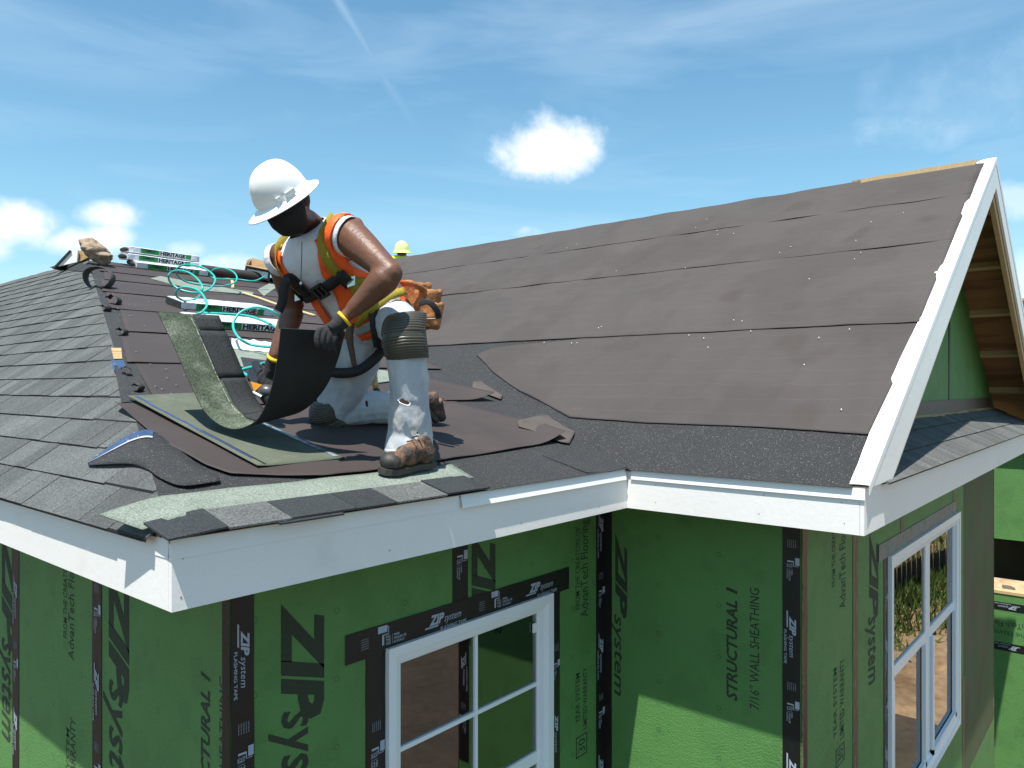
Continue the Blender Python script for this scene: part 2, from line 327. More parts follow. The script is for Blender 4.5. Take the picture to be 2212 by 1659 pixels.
slab([(XT,YT,zAB(YT)), (XV,YT,zAB(YT)), (XV+1.5,YT+6,E+.2), (XT,YT+6,E+.2)]).build('back_deck', 'ply', fr)
slab([(XT,YT,zL(XT)), (XT+3,YT,E+.2), (XT+3,18,E+.2), (XT,18,zL(XT))]).build('back_deck', 'ply', lr)
# self-adhered granular membrane: eaves and valley
MB().prism([(0,-.02,zAB(-.02,.003)), (XB,-.02,zAB(-.02,.003)), (XV,YT-.1,zAB(YT-.1,.003)), (HR*8.4,8.4,zAB(8.4,.003)), (0,0,E+.003)], (0,0,.002)).build('membrane', 'membrane', fr)
MB().prism([(x, y, zBC(x,.003)) for x, y in ((XB-.02,0), (XB-.02,YC+.05), (XR-.3,YC+.05), (XR-.3,11.9), (XV+.2,11.9), (XV,YT), (XB,0))], (0,0,.002)).build('membrane', 'membrane', wr)
# membrane lap wrapping over the inner corner of the eaves
MB().grid([[(XB-.42+.42*s, -.016*math.sin(s*3.1)-.004, E+.010-.012*math.sin(s*3.1)) if t == 0 else (XB-.42+.40*s, .30, zAB(.30)+.008) for t in (0, 1)] for s in [i/10 for i in range(11)]]).build('membrane_lap', 'membrane', fr, solid=.002)

# fascia boards, drip edges
MB().box((0,0,ZB), (XB,.02,E-.02)).build('fascia', 'white', house)
MB().box((0,.0212,ZB), (.02,18,E-.02)).build('fascia', 'white', house)
MB().box((XB,YC+.0215,ZB), (XB+.02,-.0008,E-.02)).build('fascia', 'white', house)
MB().box((XB,YC,ZB), (XR+RUN,YC+.02,E-.01)).build('fascia', 'white', house)
def drip(p0, p1, out, name='drip_edge'):        # L-shaped metal flange kicking out over the fascia
    p0, p1, out = Vector(p0), Vector(p1), Vector(out); b = MB()
    prof = [(-.05, .0), (.006, -.002), (.008, -.008), (.024, -.062), (.020, -.063), (.002, -.006), (-.05, -.004)]
    P = [[p+out*a+UP*h for a, h in prof] for p in (p0, p1)]; k = len(prof)
    b.add(P[0]+P[1], [(i, (i+1) % k, k+(i+1) % k, k+i) for i in range(k)]+[tuple(range(k)), tuple(range(2*k-1, k-1, -1))]); return b
drip((1.285,0,E-.001), (XB-.035,0,E-.001), (0,-.8,0)).build('drip_edge', 'drip', house)
drip((XB,-.03,E-.001), (XB,YC-.005,E-.001), (-.4,0,0)).build('drip_edge', 'drip', house)
drip((0,0.02,E-.006), (0,18,E-.006), (-.10,0,0)).build('drip_edge', 'drip', house)
drip((-.004,0,E-.006), (1.28,0,E-.006), (0,-.10,0)).build('drip_edge', 'drip', house)
MB().prism([(-.034,.10,zL(-.034,.0015)), (.16,.48,zL(.16,.0015)), (.16,18,zL(.16,.0015)), (-.034,18,zL(-.034,.0015))], (0,0,.003)).build('slit_block_strip', 'shingle_dark', lr)  # added under the tabs to stop sun slits falling on the fascia

# rakes of the gabled wing
for sgn, nm in ((1, 'rake_board'), (-1, 'rake_board')):
    x0 = XB+.02 if sgn == 1 else XR+RUN-.02
    h = .21
    MB().prism([(x0,YC-.004,E-.002), (XR-sgn*.0006,YC-.004,ZR-.002), (XR-sgn*.0006,YC-.004,ZR-h*1.18), (x0+sgn*h*1.18/P2,YC-.004,E-.002)], (0,-.02,0)).build(nm, 'white', wr)
    MB().prism([(x0+sgn*.05,YC+.0008,E+.01), (XR-sgn*.002,YC+.0008,ZR-T-.02), (XR-sgn*.002,YC+.0008,ZR-h*1.6), (x0+sgn*(h*1.6/P2),YC+.0008,E-.002)], (0,.038,0)).build('subfascia', 'wood', wr)
b = MB(); P = []                                # white rake wrap lapped onto the roof, torn along its inner edge
random.seed(3)
for i in range(241):
    s = i/240; x = XB-.01+(RUN+.012)*s
    w = .068+.030*nz(s*4, 3.3)+.002*nz(s*41, 1)+(.10*abs(nz(s*40, 7)) if s > .90 else 0)+(.03 if .505 < s < .512 else 0)
    P.append([(x, YC-.026, zBC(x,-.03)), (x, YC-.026, zBC(x,.016)), (x, YC+.02, zBC(x,.018)), (x, YC+max(.03, w), zBC(x,.016))])
b.grid(P); b.build('rake_wrap', 'drip', wr, solid=.002)
b = MB(); P = []
for i in range(61):
    s = i/60; x = XR+RUN*s+.001; z = ZR-P2*RUN*s
    P.append([(x, YC-.027, z-.05), (x, YC-.027, z+.015), (x, YC+.08, z+.013)])
b.grid(P); b.build('rake_wrap', 'drip', wr, solid=.002)
# ridge: bare sheathing edges along the top by the gable
MB().box((XR-.085,YC+.12,ZR-.055), (XR-.012,-.25,ZR+.004)).build('ridge_board', 'wood', wr)
MB().box((XR+.0,YC+.12,ZR-.03), (XR+.10,-.15,ZR+.022)).build('ridge_board', 'ply', wr)
# lookouts under the far soffit
for s in (.12, .29, .46, .63, .80):
    x = XR+RUN*s; z = ZR-P2*RUN*s-T-.03
    MB().obox((x,YC+O/2+.02,z), (.02,0,-.02*P2), (0,O/2-.02,0), (0.012,0,.03)).build('lookout', 'wood', wr)
# gable wall above the pent roof
yg = YC+O
MB().prism([(XB+O,yg,E-.1), (XR+RUN-O,yg,E-.1), (XR+RUN-O,yg,zBC(XB+O)-.03), (XR,yg,ZR-.03), (XB+O,yg,zBC(XB+O)-.03)], (0,.02,0)).build('gable_sheathing', 'green', wr, uvax=(Vector((1,0,0)), UP, Vector((0,0,0))))
MB().box((XR+.62,yg-.004,E+.3), (XR+.70,yg-.0005,ZR-.52)).build('flashing_tape', 'tape', wr)
# pent roof across the gable: deck, flashing, shingles
PZ = .24; pp = PZ/(O+.02)
MB().prism([(XB+.30,YC+.0,E-.006), (XR+RUN-.3,YC+.0,E-.006), (XR+RUN-.6,yg-.001,E+PZ), (XB+.62,yg-.001,E+PZ)], (0,0,-.015)).build('roof_deck', 'ply', pr)
MB().box((XB+.75,yg-.012,E+PZ-.01), (XR+RUN-.75,yg-.0015,E+PZ+.11)).build('wall_flashing', mat('brown_flashing', (.07,.05,.04), .5, .1, 4), pr)
def tabmesh(w, l, th=.0075):                     # one shingle tab: x along slope (0 = butt), y width, butt thicker
    me = bpy.data.meshes.new('shingle'); b = MB().add([(0,0,0),(l,0,0),(l,w,0),(0,w,0),(0,0,th*1.6),(l,0,th*.35),(l,w,th*.35),(0,w,th*1.6)], [(0,3,2,1),(4,5,6,7),(0,1,5,4),(1,2,6,5),(2,3,7,6),(3,0,4,7)])
    me.from_pydata(b.v, [], b.f); me.update(); me.materials.append(MT['shingle']); me.materials.append(MT['shingle_back']); me.polygons[5].material_index = 1; return me
TABS = {w: tabmesh(w*.001, .2) for w in (110, 140, 165, 190, 220, 250)}
def place_tab(me, org, xd, yd, parent, name='shingle', th=0):
    xd = Vector(xd).normalized(); yd = Vector(yd).normalized(); zd = xd.cross(yd)
    o = bpy.data.objects.new(name, me); C.objects.link(o); org = Vector(org)+zd*th
    o.matrix_basis = Matrix(((xd.x,yd.x,zd.x,org.x),(xd.y,yd.y,zd.y,org.y),(xd.z,yd.z,zd.z,org.z),(0,0,0,1)))
    put(o, parent); return o
random.seed(11)
for k in range(3):
    y = YC-.035+k*.165; z = E-.006+.01*k*0+pp*(y-YC)+.004; x = XB+(.29, .40, .58)[k]
    while x < 9.6:
        w = random.choice((140, 165, 190, 220)); me = TABS[w]
        place_tab(me, (x+w*.001, y, z), (0,1,pp), (-1,0,0), pr, th=.003+.0045*(k % 2)*0+random.random()*.0015)
        x += w*.001+.004

# ------------------------------------------------------------------ shingles of the left slope (butts raised, courses lapped)
sl = math.sqrt(1+P3*P3); DA = .146; COURSES = 20; tabs = []; random.seed(5)
for i in range(COURSES):
    a = -.035+DA*i; bedge = 1.63+3.56*a+.25; bb = max(.10, (a+.01)/HR+random.uniform(-.03, .03)); lim = (a+.165)/HR
    while bb < lim-.03:
        w = min(random.uniform(.13, .24), lim-bb); tabs.append(('end', a, bb, bb+w, i)); bb += w+.0035
    while bb < bedge+5:
        w = random.choice((110, 140, 165, 190, 220, 250)); tabs.append((w, a, bb, bb+w*.001, i)); bb += w*.001+.0035
def vis(t): return t[2] < 1.63+3.56*max(t[1], 0)+.25
far = MB()
for t in tabs:
    kind, a, b0, b1, i = t; lift = .004+random.random()*.002+.0025*(random.random() < .4)
    if kind == 'end':                            # cut along the hip
        up0 = min(a+.16, max(a+.012, HR*b0-.004)); up1 = min(a+.16, max(a+.02, HR*b1-.004)); c = [(a, b0), (up0, b0), (up1, b1), (a, b1)]
        e = MB(); q = [Vector((x, y, zL(x)+lift+(.012 if n in (0, 3) else .004))) for n, (x, y) in enumerate(c)]
        e.prism([p-Vector((0,0,.009)) for p in q], (0,0,.009)); e.mi[-1] = 1; e.build('shingle', ['shingle', 'shingle_back'], lr); continue
    org = Vector((a, b0, zL(a)+lift)); xd = Vector((1,0,P3)).normalized(); yd = Vector((0,1,0))
    if vis(t): place_tab(TABS[kind], org, xd, yd, lr)
    else:
        zd = xd.cross(yd); w = kind*.001; l = .2; th = .012
        far.add([org+xd*x+yd*y+zd*z for x, y, z in ((0,0,0),(l,0,0),(l,w,0),(0,w,0),(0,0,th),(l,0,.002),(l,w,.002),(0,w,th))], [(4,5,6,7),(0,1,5,4),(1,2,6,5),(2,3,7,6),(3,0,4,7)]); far.mi[-1] = 1
far.build('shingle_field', ['shingle', 'shingle_back'], lr, kind='stuff')
MB().grid([[(HR*y-.03, y, zL(HR*y-.03,.004)), (HR*y, y, zAB(y,.007)), (HR*y+.10+.02*nz(y*3), y, zAB(y,.006))] for y in [.05+8.3*i/80 for i in range(81)]]).build('hip_membrane', 'membrane', lr, solid=.001)
# felt under the shingles of the left slope, torn along the hip
MB().prism([(-.01,.08,zL(-.01)+.001), (XT-.05,YT-.1,zL(XT-.05)+.001), (XT-.05,17.9,zL(XT-.05)+.001), (-.01,17.9,zL(-.01)+.001)], (0,0,.0015)).build('underlayment', 'membrane', lr)

# ------------------------------------------------------------------ felt strips
def felt(parent, low, up, zf, lift=.009, rise=.010, matn='felt', nl=70, seed=0, curl=0, name='felt_strip', bumpy=.004, wav=.006, wrk=0):
    """low / up: plan polylines of lower and upper edge; lower edge stands a little proud and wavy"""
    def samp(P, s):
        P = [Vector((*p, 0)) for p in P]; L = [0]
        for a, b in zip(P, P[1:]): L.append(L[-1]+(b-a).length)
        d = s*L[-1]
        for k in range(len(P)-1):
            if d <= L[k+1]+1e-9: return P[k].lerp(P[k+1], (d-L[k])/max(1e-9, L[k+1]-L[k]))
        return P[-1]
    G = []
    for i in range(nl+1):
        s = i/nl; a = samp(low, s); b = samp(up, s); row = []
        for j in range(9 if not wrk else 23):
            t = (0, .02, .06, .14, .3, .5, .7, .88, 1)[j] if not wrk else (0, .015, .04)[j] if j < 3 else .04+.96*(j-2)/20; p = a.lerp(b, t)
            wv = wav*nz(p.x*2.2+seed, p.y*2.2+seed*3.1)+.3*wav*nz(p.x*9+seed, p.y*9)
            if j == 0: p += Vector((0, 0, 0))+(a-b).normalized()*wv
            h = lift+rise*(1-t)**2*(1+.8*nz(p.x*3+seed*7, 5))+bumpy*nz(p.x*1.7+seed, p.y*3)*(.3 if j == 0 else 1)
            if wrk: h += wrk*((1-abs(nz(p.x*1.1+p.y*.5+seed*2, p.y*1.5-p.x*.7, seed)))**7*1.4+(1-abs(nz(p.x*3.1, p.y*3.6+seed, 9)))**8*.4*(1.0 if p.x > 5.7 else .25))*math.sin(math.pi*min(1, t*1.02))**.7*.9
            if curl and s > 1-.12: h += curl*((s-.88)/.12)**2*(1.2-t)
            row.append((p.x, p.y, zf(p)+max(.006, h)))
        G.append(row)
    return MB().grid(G).build(name, matn, parent, smooth=True, solid=.0018)
zfAB = lambda p: zAB(p.y); zfBC = lambda p: zBC(p.x)
def hx(b, j=.06): return HR*b+j
def vx(b, j=-.2): return XB+P1/P2*b+j
# front slope: lowest course is cut free on the left, its right end lies loose over the valley
felt(fr, [(.44,1.50), (.376,.90), (.40,.56), (.44,.44), (.80,.30), (1.55,.36), (2.72,.47)], [(.46,1.52), (.70,1.5), (1.2,1.48), (1.6,1.46), (2.2,1.46), (2.7,1.42), (2.95,.86)], zfAB, .008, .012, seed=1, curl=.05, nl=110)
felt(fr, [(hx(1.42,.12),1.42), (1.5,1.42), (2.4,1.43), (3.10,1.40)], [(hx(2.37,.10),2.40), (1.9,2.40), (2.6,2.40), (2.86,2.30)], zfAB, .010, .010, seed=2, curl=.05)
for k, (b0, b1) in enumerate(((2.37, 3.42), (3.38, 4.43), (4.39, 5.46), (5.42, 6.45), (6.40, 7.25), (7.20, 8.0), (7.97, 8.5))):
    ra = random.uniform(.04, .16)
    felt(fr, [(hx(b0,ra),b0), (vx(b0,-.1),b0+.03)], [(hx(b1,ra+.03),b1), (vx(b1,-.1),b1)], zfAB, .011+.0005*k, .008, seed=3+k, bumpy=.005)
# wing slope
felt(wr, [(3.86,2.29), (3.62,1.90), (3.36,1.38), (3.2,.98), (3.08,.70), (3.05,.1), (3.05,-.5), (3.02,YC+.07)], [(3.98,2.12), (4.02,1.7), (4.05,1.25), (4.06,.95), (4.07,.7), (4.07,.1), (4.08,-.5), (4.07,YC+.03)], zfBC, .010, .006, 'felt_grey', seed=20, bumpy=.006, nl=150, wrk=.010)
for k, (a0, a1, yl) in enumerate(((4.04, 5.12, 5.6), (5.08, 5.88, 8.2), (5.84, XR-.02, 11.9))):
    felt(wr, [(a0,yl*.62 if k == 0 else yl), (a0+.01,2), (a0-.01,YC+.05)], [(a1,yl), (a1,2), (a1,YC+.05)], zfBC, .013+.001*k, .007 if k < 2 else .005, 'felt_grey', seed=21+k, bumpy=.010, nl=150, wrk=.016 if k < 2 else .022)

# ------------------------------------------------------------------ walls
YW, XW, XL, YG = O, XB+O, O, YC+O               # wall planes: front, wing side, left, gable side
def onF(x, y): return plane(x, y, (0,1,0), (0,YW,0))
def onS(x, y): return plane(x, y, (1,0,0), (XW,0,0))
def onLW(x, y): return plane(x, y, (1,0,0), (XL,0,0))
def onG(x, y): return plane(x, y, (0,1,0), (0,YG,0))
XD = Vector((1,0,0)); YD = Vector((0,1,0)); ND = {'F': -YD, 'S': -XD, 'L': -XD, 'G': -YD}; AL = {'F': XD, 'S': -YD, 'L': -YD, 'G': XD}
ORG = {'F': Vector((0,YW,0)), 'S': Vector((XW,0,0)), 'L': Vector((XL,0,0)), 'G': Vector((0,YG,0))}
def wp(w, s, z, out=0):                          # wall point: coordinate along world axis, height, proud distance
    return (ORG[w]+(XD*s if w in 'FG' else YD*s)+UP*z+ND[w]*out)
ZP = 3.1
def panel(w, outline, m='green', uo=0):
    pts = [wp(w, s, z) for s, z in outline]
    return MB().prism(pts, -ND[w]*.012).build('sheathing_panel', m, house, uvax=(AL[w], UP, pts[0]+AL[w]*uo))
ztop = E-.03; WA = (1.235, 2.535, 3.30, 4.765)   # front window opening
pF1 = panel('F', [(XL+.001,ZP), (WA[0],ZP), (WA[0],WA[3]), (1.747,WA[3]), (1.747,ztop), (XL+.001,ztop)], uo=-.1)
pF2 = panel('F', [(1.75,ztop), (1.75,WA[3]), (WA[1],WA[3]), (WA[1],ZP), (XW-.001,ZP), (XW-.001,ztop)])
pL1 = panel('L', [(YW+.013,ZP), (1.72,ZP), (1.72,ztop), (YW+.013,ztop)])
pL2 = panel('L', [(1.723,ZP), (2.94,ZP), (2.94,ztop), (1.723,ztop)])
for k in range(4): panel('L', [(2.943+1.22*k,ZP), (4.16+1.22*k,ZP), (4.16+1.22*k,ztop), (2.943+1.22*k,ztop)])
pS1 = panel('S', [(YW,ZP), (YG+.001,ZP), (YG+.001,ztop), (YW,ztop)], uo=.2)
MT['green_dirty'] = mat('sheathing_muddy', (.060, .095, .030), .75, .2, 2, fine=.1, fs=300, col2=(.10, .075, .04), c2s=1.6, c2lo=.45, c2hi=.7)
WG = (4.93, 7.60, 2.62, 4.76)                    # gable-side window opening
pG1 = panel('G', [(XW+.013,1.9), (4.13,1.9), (4.13,ztop), (XW+.013,ztop)], uo=.15)
pG2 = panel('G', [(4.133,1.9), (WG[0],1.9), (WG[0],WG[3]), (5.35,WG[3]), (5.35,ztop), (4.133,ztop)])
panel('G', [(5.353,ztop), (5.353,WG[3]), (7.40,WG[3]), (7.40,ztop)])
panel('G', [(7.403,ztop), (7.403,WG[3]), (WG[1],WG[3]), (WG[1],1.9), (7.9,1.9), (7.9,ztop)])
panel('G', [(7.903,1.9), (XR+RUN-O,1.9), (XR+RUN-O,ztop), (7.903,ztop)], 'green_dirty')
panel('G', [(WG[0]+.003,1.9), (WG[1]-.003,1.9), (WG[1]-.003,WG[2]), (WG[0]+.003,WG[2])])
# lower storey and unseen back walls close the shell
for a in ((XL+.02,YW,0, XW,YW+.15,ZP-.003), (XL,YW+.16,0, XL+.15,18,ZP-.003), (XW,YG,0, XW+.15,YW-.01,ZP-.003), (XW+.16,YG,0, XR+RUN-O,YG+.15,1.897), (XR+RUN-O-.02,YG+.16,0, XR+RUN-O+.13,12,E), (XL+.2,17.8,0, XR,17.95,E)):
    MB().box(a[:3], a[3:]).build('lower_wall', 'green', house, uvax=(XD, UP, Vector((0,0,0))))
MB().box((1.05,YW+.9,3.0), (2.75,YW+.95,5.2)).build('dark_backing', 'interior', house)  # added dark sheets behind the glass, in place of a shaded room
MB().box((4.7,YG+1.2,2.2), (8.0,YG+1.25,5.2)).build('dark_backing', 'interior', house)
MB().box((XR+RUN-O,YG-.004,0), (XR+RUN-O+.012,YG+.14,ZB)).build('panel_edge', 'edge_wood', house)

def fit_text(mb, s, org, xd, yd, length, cap, bold=0, shear=0):
    k = (s, bold, shear)
    if k not in TXT: TXT[k] = text_geo(s, 1, bold, shear)
    v, f = TXT[k]; x0 = min(p[0] for p in v); w = max(p[0] for p in v)-x0; h = max(p[1] for p in v); org = Vector(org)
    mb.add([org+xd*((x-x0)*length/w)+yd*(y*cap/h) for x, y in v], f)
def zip_logo(mb, o, xd, yd, L, H, bold=.045):    # heavy slanted ZIP, then light lower-case word
    o = Vector(o)
    fit_text(mb, 'ZIP', o, xd, yd, L*.46, H, bold, .28)
    fit_text(mb, 'system', o+xd*(L*.46)-yd*(H*.05), xd, yd, L*.54, H*.62, 0.0, .28)
def roller(mb, o, xd, yd, s):                    # paint-roller pictogram and its two captions
    def rect(x0, y0, x1, y1): mb.add([o+xd*(x*s)+yd*(y*s) for x, y in ((x0,y0),(x1,y0),(x1,y1),(x0,y1))], [(0,1,2,3)])
    rect(0, .45, .95, 1.0); rect(.98, .78, 1.12, .85); rect(1.06, .25, 1.12, .78); rect(.45, .22, 1.12, .30); rect(.42, -.55, .62, .22)
    for i, t in enumerate(('ROLL', 'THE', 'TAPE')): fit_text(mb, t, o+xd*(.8*s)+yd*((-.05-.28*i)*s), xd, yd, .5*s, .2*s, .02)
    rect(1.48, -.62, 1.51, .15)
    for i, t in enumerate(('PARA', 'APLICAR USE', 'EL RODILLO')): fit_text(mb, t, o+xd*(1.65*s)+yd*((-.05-.28*i)*s), xd, yd, (.6, 1.3, 1.1)[i]*s, .2*s, .02)
def tape(w, c0, c1, width, read, phase=0, prints=True, proud=.003, nm='flashing_tape', parent=None, m='tape'):
    """c0->c1: centre line (points on the wall); read = +1 prints read from c0 to c1, letter tops to the left of the run, -1 flipped"""
    c0, c1 = Vector(c0), Vector(c1); d = (c1-c0).normalized(); nrm = ND[w]; side = nrm.cross(d).normalized()
    t = MB(); n = max(2, int((c1-c0).length/.12)); G = []
    for i in range(n+1):
        p = c0.lerp(c1, i/n); j = .0025*nz(i*.7, phase*9+width)
        G.append([p+side*(width/2+j)+nrm*proud*.2, p+side*(width/2+j)+nrm*proud, p+side*(width*.1)+nrm*(proud+.0012*nz(i*.9, 3)), p-side*(width/2-j)+nrm*proud, p-side*(width/2-j)+nrm*proud*.2])
    o = t.grid(G).build(nm, m, parent or house)
    if not prints: return o
    mb = MB(); xd = d; yd = side; L = (c1-c0).length; s = -phase; per = .80; b = nrm*(proud+.0022)
    while s < L:
        def ok(a, l): return s+a > 0 and s+a+l < L
        q = c0+xd*s+b
        if ok(0, .30):
            zip_logo(mb, q+yd*(-.008*width/.095)+xd*.03, xd, yd, .23, .034*width/.095)
            fit_text(mb, 'FLASHING TAPE', q+xd*.11-yd*(.038*width/.095), xd, yd, .19, .014*width/.095, .012)
            mb.add([q+xd*x+yd*y for x, y in ((.0,-.026), (.09,-.026), (.098,-.018), (.004,-.018))], [(0,1,2,3)])
        if ok(.40, .05):
            for k in range(5): fit_text(mb, 'CODE ESR1474', q+xd*.40+yd*(.022-.011*k), xd, yd, .045, .005)
        if ok(.50, .16): roller(mb, q+xd*.50+yd*.002, xd, yd, .042*width/.095)
        s += per
    if mb.v: mb.build('lettering', 'tapeprint', o, kind='stuff')
    return o
zt = ZB+.06
tape('F', wp('F', XL+.052, zt), wp('F', XL+.052, ZP), .10, 1, .50)                       # front corner, front face
tape('L', wp('L', YW+.03, zt), wp('L', YW+.03, ZP), .06, 1, .3, False)
tape('F', wp('F', 1.75, zt), wp('F', 1.75, WA[3]+.08), .115, 1, .28)
tape('L', wp('L', 1.735, zt), wp('L', 1.735, ZP), .115, 1, .05, m='tape')
tape('L', wp('L', 2.94, zt), wp('L', 2.94, ZP), .115, 1, .3)
tape('F', wp('F', XW-.052, zt), wp('F', XW-.052, ZP), .10, 1, .62)                       # inner corner, both faces
tape('S', wp('S', YW-.03, zt), wp('S', YW-.03, ZP), .055, 1, .3, False)
tape('S', wp('S', YG+.055, zt), wp('S', YG+.055, ZP), .10, 1, .19)                      # outer corner of the wing
tape('G', wp('G', XW+.05, zt), wp('G', XW+.05, 1.9), .075, 1, .3, False, m='tape')
MB().box((XW-.002,YG-.006,1.9), (XW+.012,YG-.0042,zt)).build('panel_edge', 'edge_wood', house)
MT['tape_old'] = mat('flashing_tape_worn', (.10, .065, .035), .5, .3, 8, col2=(.30, .26, .2), c2s=7, c2lo=.6, c2hi=.7, stretch=(4, 4, 1), bump=.3, bs=30)
tape('G', wp('G', 4.131, zt), wp('G', 4.131, 1.9), .115, 1, .3, False, m='tape_old')
tape('G', wp('G', 5.352, zt), wp('G', 5.352, WG[3]+.09), .10, 1, .3, False, m='tape_old')
tape('G', wp('G', 7.401, zt), wp('G', 7.401, WG[3]+.09), .10, 1, .3, False, m='tape_old')
tape('G', wp('G', 7.901, 3.0), wp('G', 7.901, 1.9), .11, 1, .3, False, m='tape_old')
tape('F', wp('F', WA[0]-.055, WA[3]+.05), wp('F', WA[0]-.055, ZP), .115, 1, .02, proud=.0045)      # window jambs
tape('F', wp('F', WA[1]+.045, WA[3]+.05), wp('F', WA[1]+.045, ZP), .09, 1, .02, proud=.0045)
tape('F', wp('F', 1.005, WA[3]+.047), wp('F', 2.72, WA[3]+.047), .135, 1, .315, proud=.006)           # window head
tape('G', wp('G', WG[0]-.055, WG[3]+.03), wp('G', WG[0]-.055, 1.9), .10, 1, .2, proud=.0045)
tape('G', wp('G', WG[0]-.25, WG[3]+.055), wp('G', WG[1]-.1, WG[3]+.055), .12, 1, 0, False, proud=.006, m=mat('flashing_tape_faded', (.26, .235, .20), .7, .15, 12, col2=(.12, .10, .08), c2s=9, c2lo=.55, c2hi=.75))
tape('G', wp('G', WG[0]-.02, WG[3]-.005), wp('G', WG[1], WG[3]-.005), .05, 1, 0, False, proud=.004)

# printed lettering on the sheathing
def prints(pn, w, items):
    off = ND[w]*.0012; on = {'F': onF, 'S': onS, 'L': onLW, 'G': onG}[w]
    for (txt, x, y0, y1, xt, kind) in items:     # down: reads downward, tops towards +along; up: reads upward
        mb = MB(); a = on(x, y0)+off; b = on(x, y1)+off; c = on(xt, y0)+off
        b = Vector((a.x, a.y, b.z)); cap = abs((c-a).dot(AL[w])); L = abs(b.z-a.z)
        if kind == 'zip': fit_text(mb, txt, a, -UP, AL[w], L, cap, .05, .30)
        elif kind == 'sys': fit_text(mb, txt, a+ND[w]*.0006, -UP, AL[w], L, cap, .012, .25)
        elif kind == 'up': fit_text(mb, txt, a, UP, -AL[w], L, cap, .006, 0)
        elif kind == 'upb': fit_text(mb, txt, a, UP, -AL[w], L, cap, .03, .2)
        elif kind == 'box':
            d = .004
            for (p0, p1, q0, q1) in ((0,1,0,.08), (0,1,.92,1), (0,.06,0,1), (.94,1,0,1)):
                mb.add([a+UP*(L*u)-AL[w]*(cap*v) for u, v in ((p0,q0),(p1,q0),(p1,q1),(p0,q1))], [(0,1,2,3)])
            fit_text(mb, '30', a+UP*(L*.18)-AL[w]*(cap*.2), UP, -AL[w], L*.64, cap*.6, .005)
        elif kind == 'dash':
            n = 16
            for k in range(n):
                z0 = a.z-L*(k+.1)/n; z1 = a.z-L*(k+.6)/n
                mb.add([Vector((a.x,a.y,z0)), Vector((a.x,a.y,z1)), Vector((a.x,a.y,z1))+AL[w]*cap, Vector((a.x,a.y,z0))+AL[w]*cap], [(0,1,2,3)])
        mb.build('lettering' if kind != 'dash' else 'stud_mark', 'panelprint', pn, kind='stuff' if kind in ('dash', 'box') else None)
prints(pF1, 'F', [('ZIP', 613, 1303, 1575, 700, 'zip'), ('system', 610, 1540, 1860, 678, 'sys')])
prints(pF2, 'F', [('ZIP', 1022, 1150, 1350, 1070, 'zip'), ('FROM THE CREATORS OF', 1252, 1315, 1138, 1243, 'up'), ('AdvanTech Flooring', 1270, 1330, 1122, 1254, 'up'), ('YEAR SYSTEM', 1252, 1560, 1452, 1243, 'up'), ('LIMITED WARRANTY', 1268, 1572, 1440, 1259, 'up'), ('', 1268, 1625, 1580, 1244, 'box')])
prints(pL1, 'L', [('ZIP', 238, 1215, 1500, 279, 'zip'), ('system', 237, 1465, 1800, 271, 'sys'), ('STRUCTURAL 1', 453, 1800, 1458, 434, 'upb'), ('7/16" WALL SHEATHING', 486, 1900, 1465, 474, 'up')])
prints(pL2, 'L', [('ZIP', 6, 1130, 1395, 33, 'zip'), ('system', 5, 1375, 1590, 27, 'sys'), ('FROM THE CREATORS OF', 145, 1380, 1180, 137, 'up'), ('AdvanTech Flooring', 160, 1428, 1170, 148, 'up'), ('YEAR SYSTEM', 150, 1760, 1575, 143, 'up'), ('LIMITED WARRANTY', 163, 1800, 1555, 152, 'up')])
prints(pS1, 'S', [('ZIP', 1331, 1150, 1332, 1355, 'zip'), ('system', 1328, 1325, 1500, 1345, 'sys'), ('STRUCTURAL', 1592, 1515, 1298, 1569, 'upb'), ('1', 1592, 1284, 1271, 1569, 'upb'), ('7/16" WALL SHEATHING', 1640, 1535, 1272, 1619, 'up'), ('', 1696, 1160, 1660, 1700, 'dash')])
prints(pG1, 'G', [('FROM THE CREATORS OF', 1804, 1265, 1095, 1797, 'up'), ('AdvanTech Flooring', 1826, 1310, 1100, 1813, 'up'), ('YEAR SYSTEM', 1807, 1590, 1440, 1800, 'up'), ('LIMITED WARRANTY', 1823, 1590, 1420, 1814, 'up'), ('', 1824, 1640, 1600, 1805, 'box')])
prints(pG2, 'G', [('ZIP', 1879, 1150, 1345, 1897, 'zip'), ('system', 1876, 1335, 1485, 1893, 'sys')])

